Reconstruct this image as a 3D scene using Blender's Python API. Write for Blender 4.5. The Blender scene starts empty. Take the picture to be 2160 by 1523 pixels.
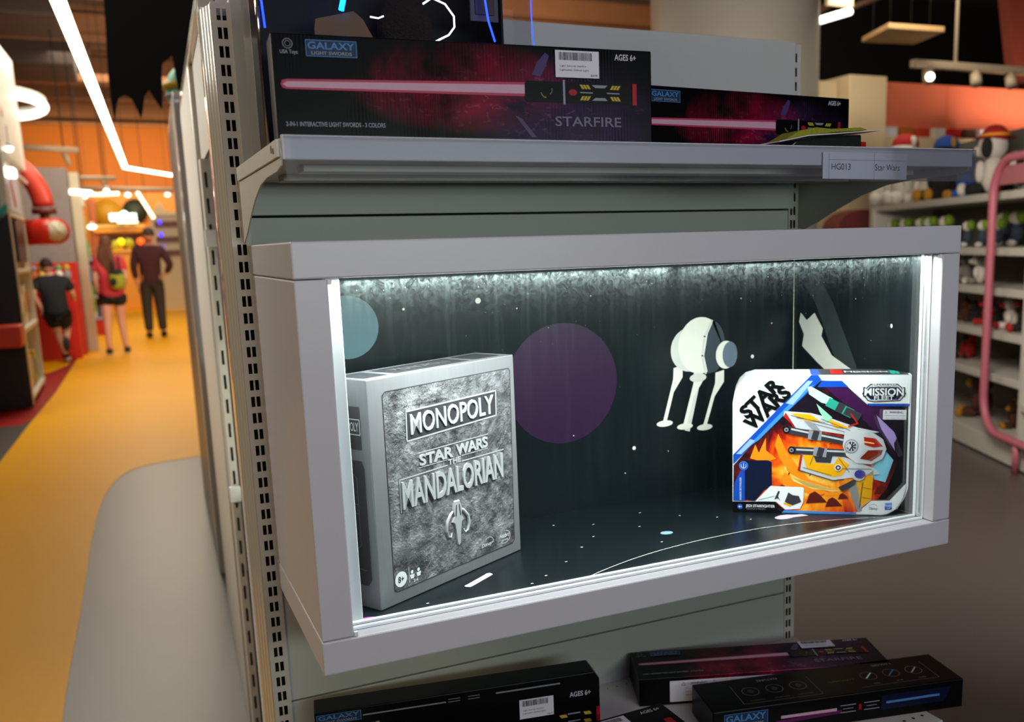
import bpy, bmesh, math, random
from mathutils import Vector, Matrix, Quaternion
random.seed(7)
C = bpy.context.scene.collection
SC = bpy.context.scene
PI = math.pi

# ------------------------------------------------------------------ camera
cam = bpy.data.cameras.new('camera'); camo = bpy.data.objects.new('camera', cam); C.objects.link(camo)
M = Matrix(((0.902, 0.102, -0.42, -0.177), (-0.432, 0.148, -0.89, -1.117), (-0.028, 0.984, 0.178, 1.309), (0, 0, 0, 1)))
R3 = Matrix(((0.90196, 0.10173, -0.41967), (-0.43094, 0.14846, -0.89007), (-0.02824, 0.98367, 0.17775))).to_quaternion()
camo.matrix_world = Matrix.Translation((-0.1768, -1.1167, 1.3093)) @ R3.to_matrix().to_4x4()
cam.sensor_fit = 'HORIZONTAL'; cam.sensor_width = 36.0
cam.lens = 2014.13 / 2160 * 36.0
cam.shift_x = -139.14 / 2160; cam.shift_y = 115.33 / 2160
cam.clip_start = 0.02; cam.clip_end = 100
cam.dof.use_dof = True; cam.dof.focus_distance = 1.32; cam.dof.aperture_fstop = 5.0
SC.camera = camo

# ------------------------------------------------------------------ world, exposure, large lights
SC.view_settings.view_transform = 'Standard'; SC.view_settings.look = 'None'
SC.view_settings.gamma = 1.0; SC.view_settings.exposure = 0.0; SC.view_settings.use_curve_mapping = False
w = bpy.data.worlds.new('world'); SC.world = w; w.use_nodes = True
w.node_tree.nodes['Background'].inputs[0].default_value = (0.012, 0.011, 0.013, 1)
w.node_tree.nodes['Background'].inputs[1].default_value = 1.0
SC.cycles.max_bounces = 6; SC.cycles.diffuse_bounces = 3; SC.cycles.glossy_bounces = 3
SC.cycles.transparent_max_bounces = 12; SC.cycles.transmission_bounces = 4
SC.cycles.sample_clamp_indirect = 4.0; SC.cycles.use_denoising = True
SC.cycles.caustics_reflective = False; SC.cycles.caustics_refractive = False

def area(name, loc, target, sx, sy, power, col, spread=None):
    l = bpy.data.lights.new(name, 'AREA'); l.shape = 'RECTANGLE'; l.size = sx; l.size_y = sy
    l.energy = power; l.color = col
    if spread: l.spread = spread
    o = bpy.data.objects.new(name, l); C.objects.link(o); o.location = loc
    o.rotation_euler = (Vector(target) - Vector(loc)).to_track_quat('-Z', 'Y').to_euler()
    return o

area('ceiling_lamp_front', (0.4, -3.5, 3.7), (0.5, 0.0, 1.1), 3.0, 0.9, 44, (0.76, 0.70, 1.0))
area('ceiling_lamp_aisle_near', (-1.3, 2.6, 3.9), (-1.2, 2.7, 0), 0.5, 3.0, 16, (1.0, 0.92, 0.72))
area('fill_front_left', (-2.8, -1.6, 2.3), (0.1, 0.8, 1.5), 1.0, 0.8, 4.5, (1.0, 0.82, 0.48), 1.2)  # added warm fill from the front left, no display stands there
area('fill_run_side', (-2.6, 4.2, 2.6), (0.05, 1.9, 1.5), 0.6, 0.6, 12, (1.0, 0.95, 0.84), 0.8)  # added fill without a fixture, brightens the run sides facing the aisle
area('fill_low_front', (0.7, -2.3, 1.40), (0.5, 0.3, 1.36), 1.6, 0.22, 14, (0.82, 0.97, 0.88))  # added greenish fill behind the camera for the panel under the shelf
area('ceiling_lamp_aisle_middle', (-0.6, 9.5, 4.4), (-0.5, 9.6, 0), 1.0, 4.0, 190, (1.0, 0.92, 0.76))
area('ceiling_lamp_aisle_far', (0.2, 18.0, 4.5), (0.2, 18.1, 0), 2.0, 6.0, 270, (1.0, 0.88, 0.68))
area('ceiling_lamp_far_shop', (0.4, 24.0, 3.6), (0.4, 28.0, 2.4), 4.0, 1.0, 170, (1.0, 0.8, 0.5))
area('fill_toy_rack', (2.3, 1.5, 1.95), (4.6, 3.1, 0.8), 0.8, 0.5, 62, (1.0, 0.90, 0.78))  # added fill in free space, low enough to reach under the rack shelves
area('wall_washer', (8.6, 6.2, 1.9), (9.3, 7.0, 2.7), 3.2, 0.1, 120, (1.0, 0.72, 0.55))
area('fill_ceiling_deck', (2.6, 9.5, 2.6), (3.2, 12.5, 4.8), 4.0, 2.0, 430, (1.0, 0.86, 0.68))  # added upward fill below the deck, brightens the brown ceiling
area('fill_kiosk', (5.2, 4.4, 3.4), (6.2, 6.2, 2.0), 0.8, 0.4, 30, (1.0, 0.88, 0.7))  # added fill with no fixture, brightens the cream kiosk

# ------------------------------------------------------------------ materials
def lin(h):
    if isinstance(h, str):
        h = h.lstrip('#'); h = [int(h[i:i+2], 16) for i in (0, 2, 4)]
    r = []
    for v in h:
        v = v / 255.0
        r.append(v / 12.92 if v <= 0.04045 else ((v + 0.055) / 1.055) ** 2.4)
    return (r[0], r[1], r[2], 1.0)

MATS = {}
def mat(name, col, rough=0.5, metal=0.0, emit=0.0, bump=0.0, scale=60.0, vary=0.06, spec=0.5, coat=0.0, ecol=None):
    if name in MATS: return MATS[name]
    if name.startswith('print'): spec = min(spec, .22)
    m = bpy.data.materials.new(name); m.use_nodes = True; MATS[name] = m
    nt = m.node_tree; b = nt.nodes['Principled BSDF']; c = lin(col)
    tc = nt.nodes.new('ShaderNodeTexCoord'); nz = nt.nodes.new('ShaderNodeTexNoise')
    nz.inputs['Scale'].default_value = scale; nz.inputs['Detail'].default_value = 3
    nt.links.new(tc.outputs['Object'], nz.inputs['Vector'])
    mx = nt.nodes.new('ShaderNodeMix'); mx.data_type = 'RGBA'
    nt.links.new(nz.outputs['Fac'], mx.inputs[0])
    mx.inputs[6].default_value = tuple(x * (1 - vary) for x in c[:3]) + (1,)
    mx.inputs[7].default_value = tuple(min(1, x * (1 + vary)) for x in c[:3]) + (1,)
    nt.links.new(mx.outputs[2], b.inputs['Base Color'])
    b.inputs['Roughness'].default_value = rough; b.inputs['Metallic'].default_value = metal
    b.inputs['Specular IOR Level'].default_value = spec; b.inputs['Coat Weight'].default_value = coat
    if emit:
        b.inputs['Emission Color'].default_value = lin(ecol or col); b.inputs['Emission Strength'].default_value = emit
    if bump:
        bp = nt.nodes.new('ShaderNodeBump'); bp.inputs['Strength'].default_value = bump; bp.inputs['Distance'].default_value = 0.01
        nt.links.new(nz.outputs['Fac'], bp.inputs['Height']); nt.links.new(bp.outputs[0], b.inputs['Normal'])
    return m

WHITE = mat('white_laminate', '#c9c5cc', 0.33, vary=0.02)
METALW = mat('white_powder_coat', '#c8c2b8', 0.38, vary=0.02)
TRIM = mat('glossy_white_trim', '#cdc7bb', 0.13, vary=0.03, coat=0.6)
PANEL = mat('shelving_back_panel', '#bfc0bd', 0.45, vary=0.02)
DARKGAP = mat('dark_gap', '#101010', 0.9)
BLACK = mat('black_cardboard', '#0a090b', 0.30, vary=0.2, spec=.12)
INK_W = mat('white_ink', '#c4bfca', 0.5); INK_K = mat('black_ink', '#0a0a0c', 0.5)
PAPER = mat('white_paper', '#d8d5de', 0.6, vary=0.02)
BRIGHT = mat('bright_white_print', '#eceef0', 0.35, vary=0.01)
def solid(name, col, **k): return mat(name, col, **k)

def nodes(name):
    m = bpy.data.materials.new(name); m.use_nodes = True; MATS[name] = m
    return m, m.node_tree, m.node_tree.nodes['Principled BSDF']
def ramp(nt, stops, interp='LINEAR'):
    r = nt.nodes.new('ShaderNodeValToRGB'); e = r.color_ramp.elements; r.color_ramp.interpolation = interp
    while len(e) < len(stops): e.new(0.5)
    for i, (p, c) in enumerate(stops): e[i].position = p; e[i].color = lin(c)
    return r
def L(nt, a, b): nt.links.new(a, b)
def mth(nt, op, a, b=None, c=None, clamp=False):
    n = nt.nodes.new('ShaderNodeMath'); n.operation = op; n.use_clamp = clamp
    for i, v in enumerate((a, b, c)):
        if v is None: continue
        if isinstance(v, (int, float)): n.inputs[i].default_value = v
        else: L(nt, v, n.inputs[i])
    return n.outputs[0]
def noise(nt, vec, scale, detail=4, rough=0.55, dist=0.0):
    n = nt.nodes.new('ShaderNodeTexNoise'); n.inputs['Scale'].default_value = scale; n.inputs['Detail'].default_value = detail
    n.inputs['Roughness'].default_value = rough; n.inputs['Distortion'].default_value = dist
    if vec is not None: L(nt, vec, n.inputs['Vector'])
    return n.outputs['Fac']
def mapping(nt, scale=(1, 1, 1), loc=(0, 0, 0), rot=(0, 0, 0)):
    tc = nt.nodes.new('ShaderNodeTexCoord'); mp = nt.nodes.new('ShaderNodeMapping')
    mp.inputs['Scale'].default_value = scale; mp.inputs['Location'].default_value = loc; mp.inputs['Rotation'].default_value = rot
    L(nt, tc.outputs['Object'], mp.inputs['Vector']); return mp.outputs[0]
def mixc(nt, f, a, b):
    m = nt.nodes.new('ShaderNodeMix'); m.data_type = 'RGBA'
    for s, v in ((0, f), (6, a), (7, b)):
        if isinstance(v, (int, float)): m.inputs[s].default_value = v
        elif isinstance(v, tuple): m.inputs[s].default_value = v
        elif isinstance(v, str): m.inputs[s].default_value = lin(v)
        else: L(nt, v, m.inputs[s])
    return m.outputs[2]
def ell(nt, cx, cz, rx, rz):
    """soft elliptical mask in the object's own x/z"""
    tc = nt.nodes.new('ShaderNodeTexCoord'); s = nt.nodes.new('ShaderNodeSeparateXYZ'); L(nt, tc.outputs['Object'], s.inputs[0])
    a = mth(nt, 'DIVIDE', mth(nt, 'SUBTRACT', s.outputs[0], cx), rx); b = mth(nt, 'DIVIDE', mth(nt, 'SUBTRACT', s.outputs[2], cz), rz)
    d = mth(nt, 'ADD', mth(nt, 'MULTIPLY', a, a), mth(nt, 'MULTIPLY', b, b))
    return mth(nt, 'SUBTRACT', 1.0, d, clamp=True)

# printed nebula artwork of the sword boxes (ink on glossy corrugated board)
def nebula(name, k=1.0):
    m, nt, b = nodes(name)
    v = mapping(nt, (1, 1, 1)); n1 = noise(nt, v, 14, 5, 0.6, 0.6); n2 = noise(nt, mapping(nt, (1, 1, 2.2), rot=(0, 0.7, 0)), 60, 5, 0.65, 1.2)
    e1 = ell(nt, 0.215, 0.062, 0.14, 0.055); e2 = ell(nt, 0.345, 0.03, 0.13, 0.075)
    f1 = mth(nt, 'MULTIPLY', e1, mth(nt, 'MULTIPLY_ADD', n1, 3.2, -1.25, clamp=True), clamp=True)
    f2 = mth(nt, 'MULTIPLY', e2, mth(nt, 'MULTIPLY_ADD', n1, 1.6, -0.2, clamp=True), clamp=True)
    c = mixc(nt, f2, '#060508', '#3a2450'); c = mixc(nt, f1, c, '#8c0c34')
    st = mth(nt, 'MULTIPLY', mth(nt, 'MULTIPLY', mth(nt, 'ADD', f1, f2), 0.5), mth(nt, 'MULTIPLY_ADD', n2, 5.0, -2.9, clamp=True), clamp=True)
    c = mixc(nt, st, c, '#c88aa0'); L(nt, c, b.inputs['Base Color'])
    b.inputs['Roughness'].default_value = 0.30; b.inputs['Specular IOR Level'].default_value = 0.11
    wv = nt.nodes.new('ShaderNodeTexWave'); wv.inputs['Scale'].default_value = 75; wv.inputs['Distortion'].default_value = 3
    wv.inputs['Detail'].default_value = 2
    L(nt, mapping(nt, (1, 0.2, 0.12)), wv.inputs['Vector'])
    bp = nt.nodes.new('ShaderNodeBump'); bp.inputs['Strength'].default_value = 0.35; bp.inputs['Distance'].default_value = 0.0010
    msk = mth(nt, 'MULTIPLY_ADD', noise(nt, mapping(nt, (1, 1, 0.6)), 9, 2), 5.0, -2.4, clamp=True)
    L(nt, mth(nt, 'MULTIPLY', wv.outputs['Fac'], msk), bp.inputs['Height']); L(nt, bp.outputs[0], b.inputs['Normal'])
    return m
NEB = nebula('nebula_artwork')

def flame_mat():
    m, nt, b = nodes('fiery_artwork')
    v = mapping(nt, (1, 1, 0.55), rot=(0, -0.7, 0)); n1 = noise(nt, v, 20, 6, 0.6, 1.6)
    e = ell(nt, 0.13, 0.055, 0.15, 0.12)
    f = mth(nt, 'ADD', mth(nt, 'MULTIPLY', n1, 0.75), mth(nt, 'MULTIPLY_ADD', e, 0.55, -0.13))
    r = ramp(nt, [(0.30, '#140818'), (0.42, '#4a0c10'), (0.52, '#b01c08'), (0.62, '#f0560a'), (0.72, '#ffa01a'), (0.86, '#ffe070')]); L(nt, f, r.inputs[0])
    L(nt, r.outputs[0], b.inputs['Base Color']); b.inputs['Roughness'].default_value = 0.3
    return m
FLAME = flame_mat()

def rock_mat():
    m, nt, b = nodes('grey_stone_print')
    v = mapping(nt); n1 = noise(nt, v, 34, 9, 0.66, 0.12); n2 = noise(nt, v, 130, 6, 0.6, 0.1); n3 = noise(nt, v, 9, 3)
    vo = nt.nodes.new('ShaderNodeTexVoronoi'); vo.inputs['Scale'].default_value = 55; L(nt, v, vo.inputs['Vector'])
    h = mth(nt, 'ADD', n1, mth(nt, 'MULTIPLY', n2, 0.35))
    r = ramp(nt, [(0.34, '#161617'), (0.46, '#515154'), (0.56, '#7c7c80'), (0.70, '#b4b4b7')]); L(nt, mth(nt, 'MULTIPLY_ADD', n1, 0.75, mth(nt, 'MULTIPLY', n3, 0.25)), r.inputs[0])
    L(nt, r.outputs[0], b.inputs['Base Color']); b.inputs['Roughness'].default_value = 0.34; b.inputs['Metallic'].default_value = 0.15
    bp = nt.nodes.new('ShaderNodeBump'); bp.inputs['Strength'].default_value = 1.0; bp.inputs['Distance'].default_value = 0.009
    L(nt, h, bp.inputs['Height']); L(nt, bp.outputs[0], b.inputs['Normal'])
    return m
ROCK = rock_mat()
def brushed(name, col, rough=0.35):
    m, nt, b = nodes(name)
    v = mapping(nt, (1, 1, 0.06)); n1 = noise(nt, v, 260, 3)
    n2 = noise(nt, mapping(nt), 8, 3)
    c = lin(col)
    cc = mixc(nt, mth(nt, 'MULTIPLY_ADD', n1, 0.5, mth(nt, 'MULTIPLY', n2, 0.5)), tuple(x * 0.72 for x in c[:3]) + (1,), tuple(min(1, x * 1.2) for x in c[:3]) + (1,))
    L(nt, cc, b.inputs['Base Color']); b.inputs['Roughness'].default_value = rough; b.inputs['Metallic'].default_value = 0.2
    return m
STEEL = brushed('brushed_silver_print', '#7e7e82'); DSTEEL = brushed('dark_grey_print', '#3c3c40'); RAISED = brushed('raised_silver_lettering', '#b4b4b8')

# dark starfield laminate of the case lining with fine scratches, dust and wiping smears
def lining():
    m, nt, b = nodes('dark_starfield_lining')
    v = mapping(nt); n1 = noise(nt, v, 5, 4); n2 = noise(nt, v, 420, 2)
    c = mixc(nt, n1, '#070d0f', '#101a1f')
    sp = mth(nt, 'GREATER_THAN', n2, 0.80); c = mixc(nt, sp, c, '#9fb0b4')
    L(nt, c, b.inputs['Base Color']); b.inputs['Roughness'].default_value = 0.30
    b.inputs['Specular IOR Level'].default_value = 0.3
    return m
LINING = lining()
def glass_mat():
    m = bpy.data.materials.new('smeared_glass'); m.use_nodes = True; MATS['smeared_glass'] = m
    nt = m.node_tree; nt.nodes.clear(); out = nt.nodes.new('ShaderNodeOutputMaterial')
    tr = nt.nodes.new('ShaderNodeBsdfTransparent'); tr.inputs[0].default_value = (0.95, 0.97, 0.96, 1)
    gl = nt.nodes.new('ShaderNodeBsdfGlossy'); gl.inputs['Roughness'].default_value = 0.04
    fr = nt.nodes.new('ShaderNodeFresnel'); fr.inputs[0].default_value = 1.45
    mx = nt.nodes.new('ShaderNodeMixShader'); L(nt, mth(nt, 'MULTIPLY', fr.outputs[0], 0.42), mx.inputs[0]); L(nt, tr.outputs[0], mx.inputs[1]); L(nt, gl.outputs[0], mx.inputs[2])
    df = nt.nodes.new('ShaderNodeBsdfTranslucent'); df.inputs[0].default_value = (0.75, 0.9, 0.88, 1)
    d2 = nt.nodes.new('ShaderNodeBsdfDiffuse'); d2.inputs[0].default_value = (0.75, 0.9, 0.88, 1)
    ad = nt.nodes.new('ShaderNodeAddShader'); L(nt, df.outputs[0], ad.inputs[0]); L(nt, d2.outputs[0], ad.inputs[1])
    tc = nt.nodes.new('ShaderNodeTexCoord'); s = nt.nodes.new('ShaderNodeSeparateXYZ'); L(nt, tc.outputs['Object'], s.inputs[0])
    top = mth(nt, 'MULTIPLY_ADD', s.outputs[2], 14.0, -5.7, clamp=True)          # wiping smears left along the top of the pane (z is local)
    v = mapping(nt, (1, 1, 1.0), rot=(0, 0.5, 0)); n1 = noise(nt, v, 90, 8, 0.75, 1.5); n2 = noise(nt, mapping(nt), 7, 4)
    n3 = noise(nt, mapping(nt, (6, 1, 0.25)), 25, 3); n4 = noise(nt, mapping(nt), 330, 1)
    sm = mth(nt, 'MULTIPLY', top, mth(nt, 'MULTIPLY_ADD', n1, 3.2, -1.45, clamp=True))
    dust = mth(nt, 'MULTIPLY', mth(nt, 'GREATER_THAN', n4, 0.78), 0.10)
    streak = mth(nt, 'MULTIPLY', mth(nt, 'MULTIPLY_ADD', n3, 2.0, -1.0, clamp=True), mth(nt, 'MULTIPLY', n2, 0.018))
    fac = mth(nt, 'ADD', mth(nt, 'MULTIPLY', sm, 0.02), mth(nt, 'ADD', dust, mth(nt, 'ADD', streak, 0.001)), clamp=True)
    m2 = nt.nodes.new('ShaderNodeMixShader'); L(nt, fac, m2.inputs[0]); L(nt, mx.outputs[0], m2.inputs[1]); L(nt, ad.outputs[0], m2.inputs[2])
    L(nt, m2.outputs[0], out.inputs[0])
    return m
GLASS = glass_mat()
def clear_mat(name, tint=(0.9, 0.92, 0.95, 1), k=1.0, haze=0.03):
    m = bpy.data.materials.new(name); m.use_nodes = True; MATS[name] = m
    nt = m.node_tree; nt.nodes.clear(); out = nt.nodes.new('ShaderNodeOutputMaterial')
    tr = nt.nodes.new('ShaderNodeBsdfTransparent'); tr.inputs[0].default_value = tint
    gl = nt.nodes.new('ShaderNodeBsdfGlossy'); gl.inputs['Roughness'].default_value = 0.08
    fr = nt.nodes.new('ShaderNodeFresnel'); fr.inputs[0].default_value = 1.45
    mx = nt.nodes.new('ShaderNodeMixShader'); L(nt, mth(nt, 'MULTIPLY', fr.outputs[0], k), mx.inputs[0]); L(nt, tr.outputs[0], mx.inputs[1]); L(nt, gl.outputs[0], mx.inputs[2])
    d2 = nt.nodes.new('ShaderNodeBsdfDiffuse'); d2.inputs[0].default_value = (0.8, 0.8, 0.85, 1)
    m2 = nt.nodes.new('ShaderNodeMixShader'); n = noise(nt, mapping(nt), 9, 2); L(nt, mth(nt, 'MULTIPLY', n, haze * 2), m2.inputs[0]); L(nt, mx.outputs[0], m2.inputs[1]); L(nt, d2.outputs[0], m2.inputs[2])
    L(nt, m2.outputs[0], out.inputs[0]); return m
CLEAR = clear_mat('clear_packaging_plastic', (0.97, 0.97, 0.98, 1), 0.25, 0.003); STRIP = clear_mat('clear_ticket_strip', (0.93, 0.94, 0.96, 1), 0.6, 0.03)

# ------------------------------------------------------------------ mesh helpers
class MB:
    def __init__(s): s.v = []; s.f = []; s.mi = []; s.sm = []; s.mats = []
    def m(s, mt):
        if mt not in s.mats: s.mats.append(mt)
        return s.mats.index(mt)
    def add(s, vs, fs, mt, smooth=False):
        b = len(s.v); s.v += [tuple(x) for x in vs]; k = s.m(mt)
        for f in fs: s.f.append([b + i for i in f]); s.mi.append(k); s.sm.append(smooth)
    def box(s, x0, x1, y0, y1, z0, z1, mt, rz=0.0, mtx=None):
        vs = [(x, y, z) for z in (z0, z1) for (x, y) in ((x0, y0), (x1, y0), (x1, y1), (x0, y1))]
        if rz:
            cx, cy = (x0 + x1) / 2, (y0 + y1) / 2; c, n = math.cos(rz), math.sin(rz)
            vs = [(cx + (x - cx) * c - (y - cy) * n, cy + (x - cx) * n + (y - cy) * c, z) for x, y, z in vs]
        if mtx: vs = [tuple(mtx @ Vector(v)) for v in vs]
        s.add(vs, [(0, 3, 2, 1), (4, 5, 6, 7), (0, 1, 5, 4), (1, 2, 6, 5), (2, 3, 7, 6), (3, 0, 4, 7)], mt)
    def prism(s, poly, axis, a, b, mt):
        """poly in the plane across `axis` ('x': (y,z), 'y': (x,z), 'z': (x,y)) extruded from a to b"""
        def P(p, t):
            return {'x': (t, p[0], p[1]), 'y': (p[0], t, p[1]), 'z': (p[0], p[1], t)}[axis]
        n = len(poly); vs = [P(p, a) for p in poly] + [P(p, b) for p in poly]
        fs = [tuple(range(n)), tuple(range(2 * n - 1, n - 1, -1))] + [(i, i + n, (i + 1) % n + n, (i + 1) % n) for i in range(n)]
        s.add(vs, fs, mt)
    def tube(s, pts, r, mt, seg=10, caps=True, closed=False):
        pts = [Vector(p) for p in pts]; n = len(pts); rs = r if isinstance(r, (list, tuple)) else [r] * n
        vs = []; prev = None
        for i, p in enumerate(pts):
            if closed: t = pts[(i + 1) % n] - pts[i - 1]
            else: t = (pts[min(i + 1, n - 1)] - pts[max(i - 1, 0)])
            t.normalize()
            if prev is None: u = t.orthogonal().normalized()
            else:
                u = prev - t * prev.dot(t); u.normalize()
            prev = u; w_ = t.cross(u)
            for k in range(seg):
                a = 2 * PI * k / seg; vs.append(p + (u * math.cos(a) + w_ * math.sin(a)) * rs[i])
        fs = []
        for i in range(n if closed else n - 1):
            j = (i + 1) % n
            for k in range(seg): fs.append((i * seg + k, i * seg + (k + 1) % seg, j * seg + (k + 1) % seg, j * seg + k))
        if caps and not closed: fs += [tuple(range(seg - 1, -1, -1)), tuple((n - 1) * seg + k for k in range(seg))]
        s.add(vs, fs, mt, True)
    def cyl(s, p, q, r, mt, seg=24, r2=None): s.tube([p, q], [r, r if r2 is None else r2], mt, seg); 
    def ball(s, c, r, mt, seg=20, rings=12, mtx=None, k=None):
        rx, ry, rz = r if isinstance(r, (list, tuple)) else (r, r, r); vs = []; fs = []
        for i in range(rings + 1):
            th = PI * i / rings
            for j in range(seg):
                ph = 2 * PI * j / seg; d = Vector((math.sin(th) * math.cos(ph), math.sin(th) * math.sin(ph), math.cos(th)))
                q = 1.0 if k is None else k(d)
                p = Vector((d.x * rx * q, d.y * ry * q, d.z * rz * q))
                if mtx: p = mtx @ p
                vs.append(p + Vector(c))
        for i in range(rings):
            for j in range(seg): fs.append((i * seg + j, (i + 1) * seg + j, (i + 1) * seg + (j + 1) % seg, i * seg + (j + 1) % seg))
        s.add(vs, fs, mt, True)
    def build(s, name, parent=None, world=False, bevel=0.0, sub=0):
        me = bpy.data.meshes.new(name)
        off = Vector((0, 0, 0))
        if world and parent is not None:
            q = parent
            while q is not None: off += Vector(q.location); q = q.parent
        me.from_pydata([tuple(Vector(v) - off) for v in s.v], [], s.f)
        for mt in s.mats: me.materials.append(mt)
        me.polygons.foreach_set('material_index', s.mi); me.polygons.foreach_set('use_smooth', s.sm); me.update()
        bm = bmesh.new(); bm.from_mesh(me); bmesh.ops.recalc_face_normals(bm, faces=bm.faces) if s.__dict__.get('recalc', True) else None
        bm.to_mesh(me); bm.free()
        o = bpy.data.objects.new(name, me); C.objects.link(o)
        if parent is not None: o.parent = parent
        if bevel:
            bv = o.modifiers.new('bevel', 'BEVEL'); bv.width = bevel; bv.segments = 2; bv.limit_method = 'ANGLE'; bv.angle_limit = 0.7
            o.modifiers.new('wn', 'WEIGHTED_NORMAL') if False else None
        if sub:
            m_ = o.modifiers.new('sub', 'SUBSURF'); m_.levels = sub; m_.render_levels = sub
        return o

def thing(name, label, cat, loc=(0, 0, 0), rz=0.0, group=None):
    o = bpy.data.objects.new(name, None); C.objects.link(o); o.location = loc; o.rotation_euler = (0, 0, rz)
    o.empty_display_size = 0.05; o['label'] = label; o['category'] = cat
    if group: o['group'] = group
    return o
def tag(o, label, cat, group=None, kind=None):
    o['label'] = label; o['category'] = cat
    if group: o['group'] = group
    if kind: o['kind'] = kind
    return o
def struct(o): o['kind'] = 'structure'; return o
def copy_tree(src, loc=None, rz=None, label=None, group=None, scale=None):
    r = src.copy(); C.objects.link(r)
    if loc is not None: r.location = loc
    if rz is not None: r.rotation_euler = (0, 0, rz)
    if label: r['label'] = label
    if group: r['group'] = group
    if scale: r.scale = scale
    for ch in list(src.children):
        c = ch.copy(); C.objects.link(c); c.parent = r
        for g in ch.children:
            d = g.copy(); C.objects.link(d); d.parent = c
    return r

# lettering: outlines of the built-in font, flattened to faces
_TXT = {}
def text_mesh(t, bold=0.0, shear=0.0):
    key = (t, bold, shear)
    if key in _TXT: return _TXT[key]
    cu = bpy.data.curves.new('lettering', 'FONT'); cu.body = t; cu.size = 1.0; cu.offset = bold; cu.shear = shear; cu.resolution_u = 3
    o = bpy.data.objects.new('lettering', cu); C.objects.link(o)
    dg = bpy.context.evaluated_depsgraph_get(); ev = o.evaluated_get(dg); me = ev.to_mesh()
    vs = [(v.co.x, v.co.y) for v in me.vertices]; fs = [tuple(p.vertices) for p in me.polygons]
    ev.to_mesh_clear(); bpy.data.objects.remove(o); bpy.data.curves.remove(cu)
    x0 = min(v[0] for v in vs); x1 = max(v[0] for v in vs); y0 = min(v[1] for v in vs); y1 = max(v[1] for v in vs)
    vs = [((x - x0) / (x1 - x0), (y - y0) / (y1 - y0)) for x, y in vs]
    _TXT[key] = (vs, fs); return _TXT[key]

class Print(MB):
    """flat print on a face: origin O, unit vectors U (right) and V (up), N out; coordinates in metres or scaled by (W,H)"""
    def __init__(s, O, U, V, N, W=1.0, H=1.0):
        super().__init__(); s.O, s.U, s.V, s.N = Vector(O), Vector(U).normalized(), Vector(V).normalized(), Vector(N).normalized(); s.W, s.H = W, H; s.recalc = False
    def P(s, x, y, k): return s.O + s.U * (x * s.W) + s.V * (y * s.H) + s.N * (0.00025 * (k + 1))
    def _ori(s, vs, f):
        a, b, c = [s.P(*vs[i], 0) for i in f[:3]]
        n = Vector((0, 0, 0)); pts = [s.P(*vs[i], 0) for i in f]
        for i in range(len(pts)): n += (pts[i] - pts[0]).cross(pts[(i + 1) % len(pts)] - pts[0])
        return f if n.dot(s.N) >= 0 else tuple(reversed(f))
    def poly(s, pts, mt, k=0):
        s.add([s.P(x, y, k) for x, y in pts], [s._ori(pts, tuple(range(len(pts))))], mt)
    def rect(s, x0, y0, x1, y1, mt, k=0): s.poly([(x0, y0), (x1, y0), (x1, y1), (x0, y1)], mt, k)
    def disc(s, cx, cy, rx, ry, mt, k=0, n=28, a0=0, a1=2 * PI): s.poly([(cx + rx * math.cos(a0 + (a1 - a0) * i / n), cy + ry * math.sin(a0 + (a1 - a0) * i / n)) for i in range(n + (0 if a1 - a0 >= 2 * PI - 1e-6 else 1))], mt, k)
    def line(s, pts, wd, mt, k=0, closed=False):
        q = pts + [pts[0]] if closed else pts
        for a, b in zip(q[:-1], q[1:]):
            A = Vector((a[0] * s.W, a[1] * s.H)); B = Vector((b[0] * s.W, b[1] * s.H)); d = (B - A)
            if d.length < 1e-7: continue
            d.normalize(); n = Vector((-d.y, d.x)) * wd / 2; A2 = A - d * wd * 0.3; B2 = B + d * wd * 0.3
            s.poly([((p.x) / s.W, (p.y) / s.H) for p in (A2 - n, B2 - n, B2 + n, A2 + n)], mt, k)
    def ring(s, cx, cy, r, wd, mt, k=0, n=28, a0=0, a1=2 * PI, ry=None):
        """radius in metres"""
        ry = ry or r; cl = a1 - a0 >= 2 * PI - 1e-6
        s.line([(cx + r / s.W * math.cos(a0 + (a1 - a0) * i / n), cy + ry / s.H * math.sin(a0 + (a1 - a0) * i / n)) for i in range(n + (0 if cl else 1))], wd, mt, k, cl)
    def text(s, t, cx, cy, w, h, mt, k=1, ang=0.0, bold=0.012, shear=0.0, raise_=0.0, flip=False):
        """centred at (cx,cy) in face units, w/h in metres; raise_ > 0 gives real relief"""
        vs, fs = text_mesh(t, bold, shear); c, n = math.cos(ang), math.sin(ang)
        if flip: c, n = -c, -n
        pv = []
        for x, y in vs:
            a, b = (x - 0.5) * w, (y - 0.5) * h
            pv.append((cx + (a * c - b * n) / s.W, cy + (a * n + b * c) / s.H))
        if not raise_:
            s.add([s.P(x, y, k) for x, y in pv], [s._ori(pv, f) for f in fs], mt)
        else:
            nv = len(pv); top = [s.P(x, y, k) + s.N * raise_ for x, y in pv]; bot = [s.P(x, y, 0) for x, y in pv]
            from collections import Counter
            ed = Counter()
            for f in fs:
                for i in range(len(f)): ed[tuple(sorted((f[i], f[(i + 1) % len(f)])))] += 1
            side = [(a, b, b + nv, a + nv) for (a, b), q in ed.items() if q == 1]
            s.add(top + bot, [s._ori(pv, f) for f in fs] + side, mt)

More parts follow.
